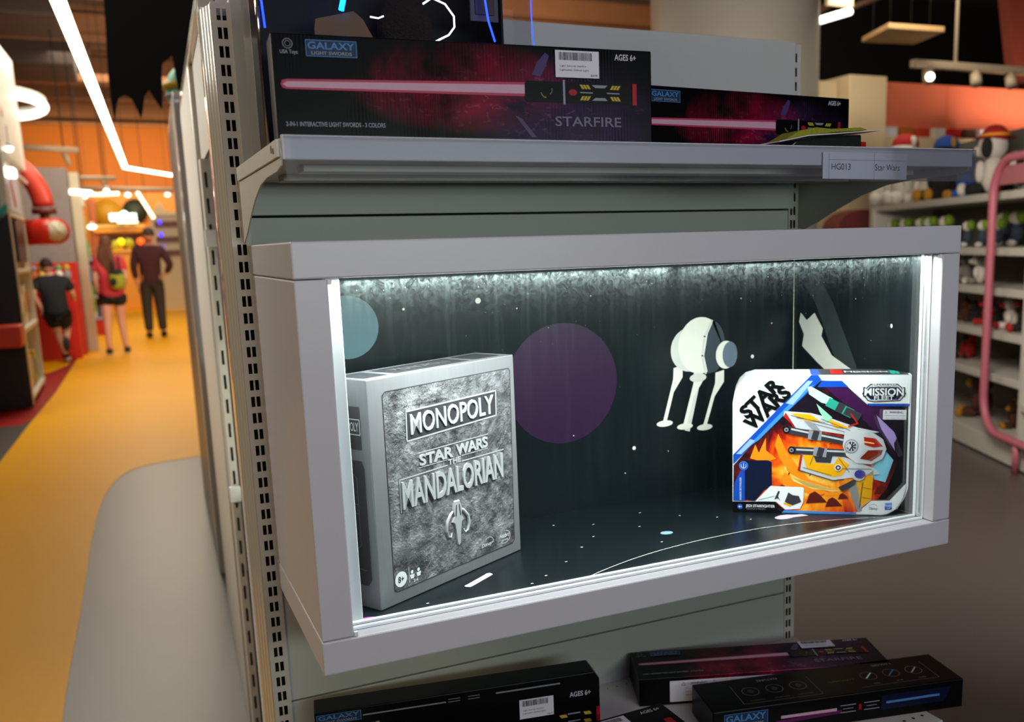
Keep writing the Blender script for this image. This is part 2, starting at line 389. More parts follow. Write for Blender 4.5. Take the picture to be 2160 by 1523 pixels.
# ================================================================== THE ROOM
def floor_mat():
    m, nt, b = nodes('vinyl_floor_grey')
    n1 = noise(nt, mapping(nt), 1.2, 4); n2 = noise(nt, mapping(nt), 900, 2)
    c = mixc(nt, n1, '#413c3b', '#4d4746'); c = mixc(nt, mth(nt, 'MULTIPLY', n2, 0.4), c, '#69615d')
    L(nt, c, b.inputs['Base Color']); b.inputs['Roughness'].default_value = 0.36
    return m
def floor_y(name, a, c2):
    m, nt, b = nodes(name)
    n1 = noise(nt, mapping(nt), 0.9, 4); L(nt, mixc(nt, n1, a, c2), b.inputs['Base Color']); b.inputs['Roughness'].default_value = 0.4; b.inputs['Specular IOR Level'].default_value = 0.10
    return m
FG = floor_mat(); FY = floor_y('vinyl_floor_yellow', '#f0a600', '#fab400'); FR = floor_y('vinyl_floor_red', '#962220', '#a82c26')
b = MB(); b.box(-9, 18, -6, 32, -0.05, 0.0, FG); struct(b.build('floor'))
# inlaid yellow and red vinyl areas (2 mm proud of nothing: they lie on the slab)
def spline(pts, n=8):
    out = []
    for i in range(len(pts) - 1):
        p0 = pts[max(i - 1, 0)]; p1 = pts[i]; p2 = pts[i + 1]; p3 = pts[min(i + 2, len(pts) - 1)]
        for k in range(n):
            t = k / n
            out.append(tuple(0.5 * ((2 * p1[j]) + (-p0[j] + p2[j]) * t + (2 * p0[j] - 5 * p1[j] + 4 * p2[j] - p3[j]) * t * t + (-p0[j] + 3 * p1[j] - 3 * p2[j] + p3[j]) * t ** 3) for j in range(2)))
    out.append(pts[-1]); return out
curve = spline([(-0.30, -0.6), (-0.42, 0.7), (-0.45, 1.83), (-0.43, 2.8), (-0.41, 3.9), (-0.37, 4.65), (-0.28, 5.17), (-0.14, 5.40), (0.14, 5.5), (0.7, 5.7), (1.6, 6.3)])
left = [(1.9, 27.5), (-0.62, 27.5), (-0.71, 18.05), (-0.77, 12.83), (-0.85, 9.51), (-0.94, 7.63), (-1.0, 6.07), (-1.02, 4.2), (-1.0, 1.4), (-0.9, -0.6)]
b = MB(); b.prism(curve + left, 'z', 0.0, 0.002, FY); o = b.build('floor_inlay_yellow'); struct(o)
b = MB(); b.prism([(-0.99, 7.6), (-0.93, 7.95), (-0.86, 9.45), (-0.78, 12.6), (-0.71, 18.0), (-0.62, 27.0), (-3.5, 27.0), (-3.5, 7.6)], 'z', 0.0, 0.0015, FR); struct(b.build('floor_inlay_red'))
b = MB()
def arcband(cx, cy, r0, r1, a0, a1, n=18):
    return [(cx + r0 * math.cos(a0 + (a1 - a0) * i / n), cy + r0 * math.sin(a0 + (a1 - a0) * i / n)) for i in range(n + 1)] + [(cx + r1 * math.cos(a1 - (a1 - a0) * i / n), cy + r1 * math.sin(a1 - (a1 - a0) * i / n)) for i in range(n + 1)]
b.prism([(-1.25, 11.3), (-1.0, 11.5), (-0.85, 12.2), (-0.83, 12.7), (-1.0, 13.1), (-1.35, 13.2)], 'z', 0.0, 0.003, FY)
b.prism([(-1.3, 14.0), (-0.95, 14.3), (-0.78, 15.3), (-0.76, 16.0), (-1.0, 15.4), (-1.3, 14.9)], 'z', 0.0, 0.003, FY)
b.prism([(-1.3, 16.4), (-0.95, 17.0), (-0.73, 19.0), (-1.0, 18.2), (-1.3, 17.6)], 'z', 0.0, 0.003, FY)
struct(b.build('floor_inlay_spiral'))

def deck_mat():
    m, nt, b = nodes('brown_ceiling_deck')
    wv = nt.nodes.new('ShaderNodeTexWave'); wv.bands_direction = 'Y'; wv.inputs['Scale'].default_value = 0.75; wv.inputs['Distortion'].default_value = 6.0; wv.inputs['Detail'].default_value = 4
    L(nt, mapping(nt, (0.25, .7, 1)), wv.inputs['Vector']); n1 = noise(nt, mapping(nt, (0.3, 1, 1)), 0.8, 4)
    f = mth(nt, 'MULTIPLY_ADD', wv.outputs['Fac'], 0.25, mth(nt, 'MULTIPLY', n1, 0.6))
    r = ramp(nt, [(0.25, '#2e1b0c'), (0.45, '#65422a'), (0.62, '#7e5434'), (0.8, '#8e6240')]); L(nt, f, r.inputs[0])
    L(nt, r.outputs[0], b.inputs['Base Color']); b.inputs['Roughness'].default_value = 0.8
    return m
DECK = deck_mat(); BLK = mat('black_ceiling_paint', '#050505', 0.9); ORANGE = mat('orange_wall_paint', '#de7a00', 0.6, vary=0.05, scale=2)
b = MB(); b.box(-9, 9.4, -6, 32, 4.8, 4.9, DECK); b.box(9.4, 18, -6, 32, 4.8, 4.9, BLK); struct(b.build('ceiling'))
b = MB(); b.box(-9, 9.4, 28, 28.2, 0, 4.8, ORANGE); b.box(9.4, 18, 28, 28.2, 0, 4.8, BLK); struct(b.build('wall_back'))
b = MB(); b.box(-9.2, -9, -6, 32, 0, 4.8, mat('wall_paint_dark', '#5a4030', 0.8)); struct(b.build('wall_left'))
b = MB(); b.box(18, 18.2, -6, 32, 0, 4.8, BLK); struct(b.build('wall_right'))
b = MB(); b.box(-9, 18, -6.2, -6, 0, 4.8, mat('wall_paint_grey', '#8a8890', 0.8)); struct(b.build('wall_front'))
# roof beams and ducts under the brown deck
BEAM = mat('brown_beam', '#7a4d2a', 0.75, vary=0.15, scale=3); DUCT = mat('dark_duct', '#2a180c', 0.7)
for i, (y, z0, dy) in enumerate([(12.2, 4.45, .35), (15.2, 4.5, .3), (18.6, 4.4, .4), (21.6, 4.5, .3), (24.6, 4.4, .4)]):
    b = MB(); b.box(-9, 9.4, y, y + dy, z0, 4.798, BEAM); b.box(-9, 9.4, y - .08, y + dy + .08, z0 - .03, z0, BEAM)
    struct(b.build('trim_%d' % (i + 1)))
for i, (x0, x1, y0, y1, z) in enumerate([(-2.4, -0.5, 13.2, 14.6, 4.3), (-3.0, -0.45, 16.4, 18.0, 4.25)]):
    b = MB(); b.box(x0, x1, y0, y1, z, 4.75, DUCT); o = b.build('air_duct', bevel=.05)
    tag(o, ['dark rectangular air duct on ceiling over left aisle, nearer one', 'dark rectangular air duct on ceiling over left aisle, farther one'][i], 'air duct', 'air ducts under the ceiling')

# round column
b = MB(); CC = mat('cream_column_paint', '#b9b3a4', 0.5, vary=0.02); b.cyl((4.02, 4.95, 0), (4.02, 4.95, 4.8), 0.60, CC, 48); b.cyl((4.02, 4.95, 0), (4.02, 4.95, .12), .61, CC, 48)
struct(b.build('trim_column'))

# ================================================================== SHELVING BAY
bay = thing('shelving_bay', 'tall white perforated-post shelving bay behind the lit display case', 'shelving', (0.488, 0.42, 0))
def slot_plate(x0, x1, cols, z0, z1, y0, y1, zstart, pitch, hh, mt, back):
    """vertical plate with real rectangular slots"""
    mb = MB(); xs = [x0]
    for (a, c) in cols: xs += [a, c]
    xs.append(x1)
    zc = zstart
    while zc - pitch > z0: zc -= pitch
    zs = z0
    while zc + hh / 2 < z1:
        lo, hi = zc - hh / 2, zc + hh / 2
        if lo > zs:
            mb.box(x0, x1, y0, y1, zs, lo, mt)
            for i in range(0, len(xs) - 1, 2): mb.box(xs[i], xs[i + 1], y0, y1, lo, hi, mt)
            zs = hi
        zc += pitch
    mb.box(x0, x1, y0, y1, zs, z1, mt)
    mb.box(x0, x0 + .002, y1, y1 + .05, z0, z1, mt); mb.box(x1 - .002, x1, y1, y1 + .05, z0, z1, mt)
    mb.box(x0, x1, y1 + .028, y1 + .03, z0, z1, back)
    return mb
HOLEB = mat('slot_inner_steel', '#8c8a86', 0.5)
slot_plate(-.0225, .0045, [(-.0155, -.0100), (-.0078, -.0023)], 0, 1.655, .372, .374, 1.3135, .025, .0155, METALW, HOLEB).build('upright', bay, True)
slot_plate(.9765, 1.0005, [(.9800, .9850), (.9872, .9922)], 0, 1.657, .372, .374, .608, .025, .0155, METALW, HOLEB).build('upright', bay, True)
for i, (z0, z1) in enumerate([(1.362, 1.660), (1.06, 1.359), (.832, 1.057), (.601, .829), (.30, .598), (.1, .297)]):
    mb = MB(); x0, x1 = (.0015, .984) if i == 0 else (.0035, .9785)
    yf = .366 if i == 0 else .3745
    mb.box(x0, x1, yf, .385, z0, z1, PANEL); mb.build('back_panel', bay, True, bevel=.0012)
mb = MB(); mb.box(-.02, 1.0, .386, .42, .05, 1.64, DARKGAP); mb.build('core_board', bay, True)
# fluted corner post at the left of the upright
def fluted(x0, x1, y0, y1, z0, z1, mt, n=4):
    mb = MB(); pts = [(x1, y0)]
    w_ = (x0 - x1) / n
    for i in range(n):
        for k in range(1, 5):
            t = k / 4; pts.append((x1 + w_ * (i + t), y0 + (y1 - y0) * (i + t) / n - 0.0022 * math.sin(PI * t)))
    pts += [(x0, y1 + .02), (x1, y1 + .02)]
    mb.prism(pts, 'z', z0, z1, mt); return mb
fluted(-.034, -.0228, .373, .42, .0, 1.652, TRIM).build('corner_post', bay, True)

# the run of shelving behind, its side almost edge-on along the aisle (line slightly out of square)
RR = -0.0353
def run_thing(name, label, cat, y, group=None):
    return thing(name, label, cat, (.0047 + .0353 * (y - .85), y, 0), RR, group)
def side_panel_part(t, L_, z1, inner, hd, nm0='near_jamb'):
    """local y runs along the aisle, local x into the unit"""
    r = .05
    mb = MB(); mb.prism([(0, 0), (.05, 0), (.05, z1 - .12), (.058, z1 - .07), (.075, z1 - .03), (.075, z1), (r, z1)] + [(r - r * math.sin(q), z1 - r + r * math.cos(q)) for q in [PI / 2 * i / 8 for i in range(1, 9)]], 'x', 0, .03, TRIM); mb.build(nm0, t, bevel=.004)
    mb = MB(); mb.box(0, .03, .0755, L_ - .05, z1 - .03, z1, TRIM); mb.build('top_rail', t, bevel=.003)
    mb = MB(); mb.prism([(inner, 0), (L_, 0), (L_, z1 - .05), (L_ - .05, z1 - .0305), (inner, z1 - .0305)], 'x', 0, .028, METALW); mb.build('side_panel', t, bevel=.004)
    if hd: mb = MB(); mb.box(.012, .020, .055, inner - .001, hd, z1 - .031, METALW); mb.build('header_panel', t)
    return t
f1 = run_thing('side_frame', 'white run side with rounded shoulder and open slot, nearest along the aisle', 'side frame', .85, 'sides of the shelving run')
side_panel_part(f1, 1.45, 1.795, .65, 1.53)
mb = MB(); mb.prism([(.031, 0), (.42, 0), (.42, 1.795), (.031, 1.795)], 'y', 0, .02, METALW); mb.build('end_panel', f1, bevel=.003)
for x_ in (.034, .062): mb = MB(); mb.prism([(x_, -.004), (x_ + .012, -.004), (x_ + .014, 0), (x_ - .002, 0)], 'z', 0.02, 1.76, TRIM); mb.build('edge_bead', f1, bevel=.001)
mb = MB(); mb.box(.06, .42, .022, .60, .0, .70, METALW); mb.build('lower_body', f1)
for z in (.70, 1.28): mb = MB(); mb.box(.035, .42, .025, .62, z + .001, z + .02, METALW); mb.build('shelf', f1)
f2 = run_thing('side_frame', 'second white run side with one small round hole, farther down the aisle', 'side frame', 2.95, 'sides of the shelving run')
side_panel_part(f2, 1.4, 1.93, .06, None)
mb = MB(); mb.cyl((-.0015, .30, 1.66), (-.0005, .30, 1.66), .009, DARKGAP, 12); mb.build('hole', f2)
mb = MB(); mb.box(.031, .42, 0, .02, 0, 1.93, WHITE); mb.build('end_panel', f2, bevel=.003)
inner = thing('inner_post', 'slim perforated post with two white clips inside the run opening', 'post', (.035, 1.34, 0))
slot_plate(.024, .042, [(.030, .036)], 0, 1.529, 1.34, 1.342, 1.30, .06, .035, METALW, HOLEB).build('post', inner, True)
for z in (1.325, .70):
    mb = MB(); mb.box(.018, .044, 1.325, 1.339, z, z + .04, BRIGHT); mb.build('bracket_clip', inner, True, bevel=.002)
mb = MB(); mb.box(.055, .30, .95, 1.30, .721, 1.12, mat('lit_shelf_box', '#e6efe4', .4, emit=1.2, ecol='#e4eede')); tag(mb.build('light_box', bevel=.01), 'glowing white light box inside the run opening', 'light box')
mb = MB(); mb.box(.07, .25, 1.05, 1.28, 1.301, 1.42, mat('navy_box', '#0a1030', .4)); tag(mb.build('navy_carton', bevel=.02), 'navy blue rounded carton on the inner shelf behind the post', 'carton')
mb = MB(); mb.box(.40, .62, 1.60, 1.9, 0, 1.40, mat('lilac_box', '#a9a4cc', .5)); mb.box(.40, .62, 1.6, 1.9, 1.401, 1.56, mat('red_box', '#b04038', .5)); o = mb.build('display_stand', bevel=.004); tag(o, 'lilac display stand with red top seen through the run opening', 'stand')

# ------------------------------------------------------------------ upper shelf
sh = thing('metal_shelf', 'white metal shelf above the lit case, with clear ticket strip along its lip', 'shelf', (0.5, 0.17, 1.40), 0, None)
mb = MB(); mb.box(-.003, .998, -.030, .3655, 1.4085, 1.4305, METALW); mb.box(.03, .97, .05, .09, 1.400, 1.4085, METALW); mb.box(.03, .97, .20, .24, 1.400, 1.4085, METALW)
mb.build('shelf_deck', sh, True, bevel=.001)
mb = MB(); mb.box(-.006, 1.001, -.0365, -.0302, 1.4055, 1.4318, WHITE); mb.build('front_lip', sh, True, bevel=.0012)
def bracket(x0, x1):
    mb = MB(); pr = [(.371, 1.325), (.371, 1.428), (-.030, 1.4283), (-.034, 1.410), (-.030, 1.400), (0.0, 1.396)]
    pr += [(.08, 1.395), (.14, 1.390), (.20, 1.376), (.26, 1.356), (.31, 1.336), (.355, 1.322)]
    mb.prism(pr, 'x', x0, x1, METALW); return mb
br = bracket(-.0075, -.0055); br.box(-.0105, -.0075, -.03, .345, 1.409, 1.4275, METALW); br.box(-.0112, -.0105, -.008, -.004, 1.414, 1.420, DARKGAP); br.box(-.0112, -.0105, .006, .009, 1.416, 1.424, DARKGAP)
br.build('bracket', sh, True, bevel=.0008)
br = bracket(.9985, 1.0); br.box(1.0, 1.003, -.03, .345, 1.409, 1.4275, METALW); br.build('bracket', sh, True, bevel=.0008)
mb = MB(); mb.box(-.004, 1.004, -.0410, -.0402, 1.3850, 1.4300, STRIP); mb.box(-.004, 1.004, -.0402, -.037, 1.4290, 1.4300, STRIP); mb.box(-.004, 1.004, -.0408, -.038, 1.3840, 1.3850, STRIP)
mb.build('ticket_strip', sh, True)
tk = Print((.715, -.0397, 1.3875), (1, 0, -.008), (0, 0, 1), (0, -1, 0), .153, .036)
tk.rect(0, 0, 1, 1, PAPER, -2)
tk.line([(.07, 0.02), (.07, .98)], .0003, INK_K, -1); tk.line([(.60, 0.02), (.60, .98)], .0003, INK_K, -1); tk.line([(.07, .72), (1, .72)], .0003, INK_K, -1)
tk.text('HG013', .21, .46, .0335, .0085, INK_K, -1, bold=0.0); tk.text('Star Wars', .76, .46, .046, .0088, INK_K, -1, bold=0.0)
o = tk.build('paper_ticket', sh, True); o['label'] = 'white paper ticket reading HG013 Star Wars'

# ================================================================== DISPLAY CASE
W, H, D = 1.0246, 0.520, 0.3665
case = thing('display_case', 'white wall-hung display case with lit dark starry interior and glass front', 'display case', (W / 2, .18, .80))
mb = MB(); mb.box(0, W, 0, D, 1.2775, 1.320, WHITE); mb.build('top_panel', case, True, bevel=.0022)
mb = MB(); mb.box(0, W, 0, D, .80, .8430, WHITE); mb.build('bottom_panel', case, True, bevel=.0022)
mb = MB(); mb.box(.0006, .0390, 0.0005, D, .8438, 1.2765, WHITE); mb.build('side_panel', case, True, bevel=.0018)
mb = MB(); mb.box(W - .038, W - .0006, 0.0005, D, .8438, 1.2765, WHITE); mb.build('side_panel', case, True, bevel=.0018)
mb = MB(); mb.box(.0395, .0605, .044, .364, .8436, 1.2765, BRIGHT); mb.build('inner_lining', case, True, bevel=.001)
# glazing channel: two thin white beads on each side of the pane
mb = MB()
for (y0, y1) in ((.0205, .0235), (.0365, .0430)):
    mb.box(.0395, .985, y0, y1, .8436, .8470, BRIGHT); mb.box(.9845, .9862, y0, y1, .8471, 1.2764, BRIGHT)
mb.build('glazing_channel', case, True, bevel=.0005)
for x, z in ((.0405, 1.2735), (.9835, 1.2735), (.0415, .8462)):
    mb = MB(); mb.box(x - .002, x + .003, .001, .006, z - .003, z + .003, BRIGHT); mb.build('corner_pin', case, True, bevel=.0008)
g = MB(); g.box(.0395, .9862, .0280, .0320, .8440, 1.2770, GLASS); gp = g.build('glass_pane', case, True)
LEDM = mat('led_diffuser', '#ffffff', .5, emit=9.0, ecol='#f2fff8')
mb = MB(); mb.box(.066, .980, .0440, .052, 1.2763, 1.2774, LEDM); mb.build('led_strip', case, True)
for nm_, x_, y_, p_ in (('case_led_left', .285, .0385, 5.6), ('case_led_right', .755, .0385, 3.6)):
    l = area(nm_, (x_, y_, 1.274), (x_, y_ + .012, 0.95), .45, .008, p_, (.92, 1.0, .97))
# lining with printed mural
LGREY = mat('mural_pale_grey', '#c9c8c2', .35); LCREAM = mat('mural_cream', '#dcdad0', .35); LBLUE = mat('mural_blue', '#47656f', .35); LPUR = mat('mural_purple', '#280f30', .35)
LSLATE = mat('mural_slate', '#333c47', .35); LSLATE2 = mat('mural_blue_grey', '#5c6b7a', .35); LPINK = mat('mural_pink', '#d3bcd0', .35); LSHADE = mat('mural_charcoal', '#2c3336', .35); LMAG = mat('mural_magenta', '#c05ac8', .35)
LSKY = mat('mural_sky', '#86a8c0', .35)
lb = MB(); lb.box(.0605, .985, .3600, .3655, .8432, 1.2770, LINING); lb.box(.986 - .0025, .9862 - .0005, .0435, .3600, .8480, 1.2765, LINING); lb.box(.0605, .985, .0435, .3600, .8432, .8446, LINING)
ln = lb.build('lining', case, True)
bw = Print((0, .3600, 0), (1, 0, 0), (0, 0, 1), (0, -1, 0))
bw.disc(.132, 1.192, .049, .049, LBLUE, 0); bw.disc(.493, 1.073, .104, .104, LPUR, 0, 48)
for x, z, r in [(.346, 1.222, .0048), (.222, 1.215, .002), (.886, 1.09, .0036), (.629, .944, .0036), (.227, 1.249, .0012), (.413, 1.206, .0012), (.70, .93, .001), (.55, 1.22, .001), (.66, 1.24, .0012), (.61, .90, .0012), (.86, 1.20, .0012), (.40, .93, .0012), (.51, .98, .001), (.93, 1.15, .0012), (.91, .93, .001), (.95, 1.24, .001)]:
    bw.disc(x, z, r, r, LCREAM, 1, 12)
# pale round landing pod on stilts (plain generic craft)
for (x0, z0, x1, z1, mt) in [(.770, 1.075, .742, .966, LGREY)]:
    bw.line([(x0, z0), (x1, z1)], .011, mt, 1)
for (xa, za, xb, zb) in [(.722, 1.082, .693, .984), (.765, 1.070, .736, .974), (.812, 1.066, .779, .968)]:
    xm, zm = xa + (xb - xa) * .45, za + (zb - za) * .45
    bw.poly([(xa - .009, za), (xa + .010, za + .004), (xa + .010, za - .018), (xm + .004, zm), (xb + .004, zb), (xb - .004, zb), (xm - .004, zm), (xa - .010, za - .020)], LCREAM, 2)
    bw.disc(xb, zb - .002, .017, .0058, LCREAM, 3)
bw.disc(.765, 1.060, .018, .008, LGREY, 3)
bw.disc(.747, 1.113, .040, .040, LGREY, 4); bw.disc(.771, 1.119, .048, .052, LCREAM, 5)
bw.poly([(.800, 1.165)] + [(.800 + .030 * math.cos(a) - .006, 1.115 + .048 * math.sin(a)) for a in [PI / 2 - PI * i / 14 for i in range(15)]] + [(.786, 1.066), (.778, 1.10), (.786, 1.14)], LSLATE, 6)
bw.line([(.795, 1.163), (.779, 1.135), (.774, 1.10), (.781, 1.067)], .004, LGREY, 7)
bw.disc(.825, 1.098, .022, .026, LCREAM, 8); bw.disc(.834, 1.098, .0165, .024, LSLATE2, 9)
bw.line([(.981, .848), (.981, 1.275)], .0016, LCREAM, 2)
bw.build('back_mural', ln, True)
rw = Print((.9832, 0, 0), (0, 1, 0), (0, 0, 1), (-1, 0, 0))
rw.poly([(.353, 1.238), (.300, 1.19), (.190, 1.00), (.11, .88), (.10, .90), (.16, 1.04), (.25, 1.19), (.295, 1.245)], LSHADE, 0)
rw.poly([(.340, 1.168), (.322, 1.155), (.300, 1.170), (.290, 1.158), (.276, 1.142), (.280, 1.128), (.250, 1.095), (.180, 1.068), (.12, .99), (.16, .99), (.236, 1.050), (.290, 1.078), (.335, 1.105), (.330, 1.128), (.345, 1.150)], LCREAM, 1)
rw.disc(.102, 1.158, .0028, .0036, LCREAM, 2, 12); rw.disc(.19, 1.20, .0012, .0012, LCREAM, 2, 8); rw.disc(.15, 1.13, .001, .001, LCREAM, 2, 8)
rw.build('side_mural', ln, True)
fm = Print((0, 0, .8446), (1, 0, 0), (0, 1, 0), (0, 0, 1))
fm.line([(.219, .095), (.260, .125)], .0105, LPINK, 0); fm.disc(.219, .095, .0052, .0052, LPINK, 2, 14); fm.disc(.260, .125, .0052, .0052, LPINK, 2, 14)
fm.disc(.581, .167, .0105, .0085, LSKY, 0); fm.disc(.797, .142, .019, .011, LPINK, 0); fm.poly([(.80, .150), (.832, .140), (.836, .128), (.80, .134)], LPINK, 1)
fm.disc(.066, .045, .011, .007, LMAG, 0)
arc = [(.66 + .30 * math.cos(a), -.12 + .235 * math.sin(a)) for a in [PI - .55 - (PI - 1.1) * i / 40 for i in range(41)]]
arc = spline([(.378, .0436), (.420, .062), (.470, .080), (.533, .096), (.60, .106), (.66, .110), (.721, .110), (.80, .100), (.88, .078), (.94, .055), (.968, .0436)], 6)
fm.line(arc, .0016, LCREAM, 1)
for x, y in [(.43, .17), (.50, .27), (.55, .13), (.38, .12), (.65, .24), (.70, .20), (.47, .21), (.33, .08), (.30, .06), (.60, .29), (.74, .16), (.44, .30), (.85, .2), (.15, .06), (.56, .22)]: fm.disc(x, y, .0022, .0014, LCREAM, 0, 8)
fm.build('floor_mural', ln, True)

# ------------------------------------------------------------------ silver board-game box
GA = math.atan2(.206 - .062, .343 - .088)
gb = thing('board_game_box', 'thick silver board game box with stone-textured cover at the left of the lit case', 'game box', (.088, .062, .8452), GA)
gw, gh, gd = .2925, .3035, .0745
mb = MB(); mb.box(0, gw, .0, gd, 0, gh, STEEL); body = mb.build('box_body', gb, bevel=.0012)
p = Print((0, 0, 0), (1, 0, 0), (0, 0, 1), (0, -1, 0), gw, gh)
rr = [(.088, .065), (.105, .055), (.93, .055), (.948, .07), (.966, .925), (.955, .938), (.105, .938), (.088, .925)]
p.poly(rr, ROCK, 0); p.line(rr, .0011, DSTEEL, 1, True)
p.line([(.218, .705), (.842, .722), (.846, .842), (.222, .835)], .0022, RAISED, 3, True)
p.poly([(.22, .707), (.84, .724), (.844, .84), (.224, .833)], DSTEEL, 2)
p.text('MONOPOLY', .533, .778, .170, .0280, RAISED, 4, ang=.012, bold=.014, raise_=.0012)
p.text('A Fast-Dealing Property Trading Game', .35, .856, .082, .0042, INK_K, 3, ang=.0)
p.text('STAR', .40, .606, .066, .0158, RAISED, 3, bold=.03, raise_=.0009); p.text('WARS', .65, .606, .068, .0158, RAISED, 3, bold=.03, raise_=.0009)
p.text('THE', .521, .560, .026, .0075, RAISED, 3, bold=.02, raise_=.0005)
p.line([(.285, .640), (.772, .642)], .0014, RAISED, 3); p.line([(.285, .574), (.47, .574)], .0014, RAISED, 3); p.line([(.575, .574), (.765, .574)], .0014, RAISED, 3)
p.line([(.157, .545), (.47, .548)], .0018, RAISED, 3); p.line([(.575, .548), (.885, .545)], .0018, RAISED, 3); p.line([(.157, .545), (.157, .40)], .0018, RAISED, 3)
p.text('MANDALORIAN', .518, .472, .207, .0375, RAISED, 4, bold=.022, raise_=.0018)
# horned crest
cx, cz = .520, .0
def cz_(z): return z
crest = [(.500, .372), (.540, .372), (.556, .335), (.548, .300), (.566, .275), (.548, .265), (.540, .225), (.532, .160), (.522, .150), (.512, .160), (.505, .225), (.497, .265), (.478, .275), (.496, .300), (.488, .335)]
q = MB(); nn = len(crest); N = Vector((0, -1, 0))
vs = [p.P(x, y, 0) for x, y in crest] + [p.P(x * .9 + .0522, y * .95 + .0135, 0) + N * .0022 for x, y in crest]
q.add(vs, [tuple(range(nn, 2 * nn))] + [(i, (i + 1) % nn, (i + 1) % nn + nn, i + nn) for i in range(nn)], RAISED); q.build('raised_crest', gb)
q = MB()
for sx in (-1, 1):
    pts = [p.P(.522 + sx * dx, z, 0) for dx, z in [(.022, .330), (.045, .315), (.072, .285), (.082, .245), (.072, .212), (.050, .205), (.042, .225)]]
    q.tube(pts, [.0014, .0026, .0030, .0028, .0022, .0015, .0007], RAISED, 8)
q.build('raised_tusks', gb)
p.line([(.512, .35), (.506, .30)], .0016, DSTEEL, 11); p.line([(.532, .35), (.538, .30)], .0016, DSTEEL, 11)
p.disc(.130, .105, .037, .0345, BRIGHT, 1); p.text('8+', .130, .105, .0105, .0085, INK_K, 2, bold=.01)
p.line([(.182, .075), (.182, .145)], .0007, BRIGHT, 1)
for dx in (-.014, .014):
    p.disc(.222 + dx * 1.5, .118, .0085, .0085, BRIGHT, 1, 12); p.poly([(.222 + dx * 2.6, .108), (.222 + dx * .4, .106), (.222 + dx * .8, .088), (.222 + dx * 2.2, .088)], BRIGHT, 1)
p.text('2-6', .222, .076, .0085, .0042, BRIGHT, 1, bold=.01)
p.text('Disney+', .735, .100, .027, .0075, BRIGHT, 2, ang=.02, bold=0.0, shear=.25); p.ring(.745, .098, .011, .0006, BRIGHT, 2, 16, .3, 2.3)
p.text('Hasbro', .868, .112, .023, .0068, BRIGHT, 2, bold=.004, shear=.2); p.text('gaming', .868, .088, .015, .0036, BRIGHT, 2, bold=0.0)
p.ring(.868, .104, .0135, .0007, BRIGHT, 2, 20, -2.3, 1.3, .0095)
p.build('front_print', gb)
p = Print((0, gd, 0), (0, -1, 0), (0, 0, 1), (-1, 0, 0), gd, gh)
p.rect(.08, .70, .80, .885, DSTEEL, 0); p.line([(.12, .765), (.78, .765), (.78, .83), (.12, .83)], .0012, BRIGHT, 1, True); p.text('MONOPOLY', .45, .798, .044, .0115, BRIGHT, 1, bold=.01)
rr = [(.06, .10), (.74, .10), (.84, .13), (.84, .62), (.78, .655), (.06, .655)]
p.poly(rr, DSTEEL, 0); p.line(rr, .0010, STEEL, 1, True)
p.line([(.5, .60), (.44, .575), (.44, .28), (.5, .255), (.62, .28), (.62, .575)], .0008, STEEL, 1, True)
p.line([(.44, .46), (.62, .46)], .0008, STEEL, 1); p.line([(.44, .42), (.62, .42)], .0008, STEEL, 1); p.line([(.15, .22), (.45, .22), (.45, .17), (.72, .17)], .0008, STEEL, 1)
p.ring(.25, .17, .012, .0008, STEEL, 1)
p.build('side_print', gb)
p = Print((0, 0, gh), (1, 0, 0), (0, 1, 0), (0, 0, 1), gw, gd)
p.rect(.03, .18, .17, .86, DSTEEL, 0); p.rect(.22, .18, .72, .86, DSTEEL, 0); p.rect(.76, .18, .95, .86, DSTEEL, 0); p.line([(.24, .25), (.70, .25), (.70, .79), (.24, .79)], .0008, STEEL, 1, True)
p.text('MONOPOLY', .47, .52, .11, .022, STEEL, 1, bold=.01)
p.build('top_print', gb)

# ------------------------------------------------------------------ white spacecraft toy box
FA = math.atan2(.038 - .214, .982 - .742)
fb = thing('spacecraft_toy_box', 'white and black boxed toy spacecraft with fiery artwork at the right of the lit case', 'toy box', (.7405, .213, .8452), FA)
fw, fh, fd = .2925, .238, .072
ol = [(0, 0), (0, .80), (.012, .88), (.035, .94), (.07, .98), (.125, 1.0), (.985, 1.0), (.985, .20), (.965, .12), (.93, .05), (.88, .01), (.85, 0)]
ol = [(x * fw, z * fh) for x, z in ol]
mb = MB(); mb.prism(ol, 'y', 0, fd, mat('toy_box_board', '#dfe2e4', .35)); mb.build('box_body', fb, bevel=.0008)
p = Print((0, 0, 0), (1, 0, 0), (0, 0, 1), (0, -1, 0), fw, fh)
BL = mat('print_blue', '#1248b0', .3); BL2 = mat('print_sky_blue', '#3c86e0', .3); DK = mat('print_black', '#08080a', .3); YL = mat('print_yellow', '#eda812', .3); GR = mat('print_grey', '#8f9098', .3); GR2 = mat('print_dark_grey', '#34343a', .3); GR3 = mat('print_light_grey', '#c4c6cc', .3)
GRN = mat('print_glow_green', '#b9ffd0', .3, emit=0.0); TEAL = mat('print_teal', '#2c9a86', .3); REDK = mat('print_red', '#b0201a', .3); NAVY = mat('print_navy', '#0c1430', .3); PURP = mat('print_violet', '#3a1240', .3); GOLD = mat('print_pale_flame', '#ffd878', .3)
olf = [(x / fw, z / fh) for x, z in ol]
p.poly([(x, y) for x, y in olf], BRIGHT, 0)
p.poly([(.005, .345), (.118, .508), (.496, .962), (.608, .955), (.748, .794), (.972, .794), (.972, .235), (.885, .109), (.838, .104), (.785, .104), (.70, .012), (.30, .02), (.24, .083), (.003, .083)], FLAME, 1)
p.poly([(.50, .93), (.72, .70), (.80, .60), (.86, .78), (.745, .794), (.62, .93)], PURP, 2)
p.poly([(.83, .62), (.93, .42), (.95, .44), (.90, .60), (.80, .72)], mat('print_lilac', '#a58cc8', .3), 3)
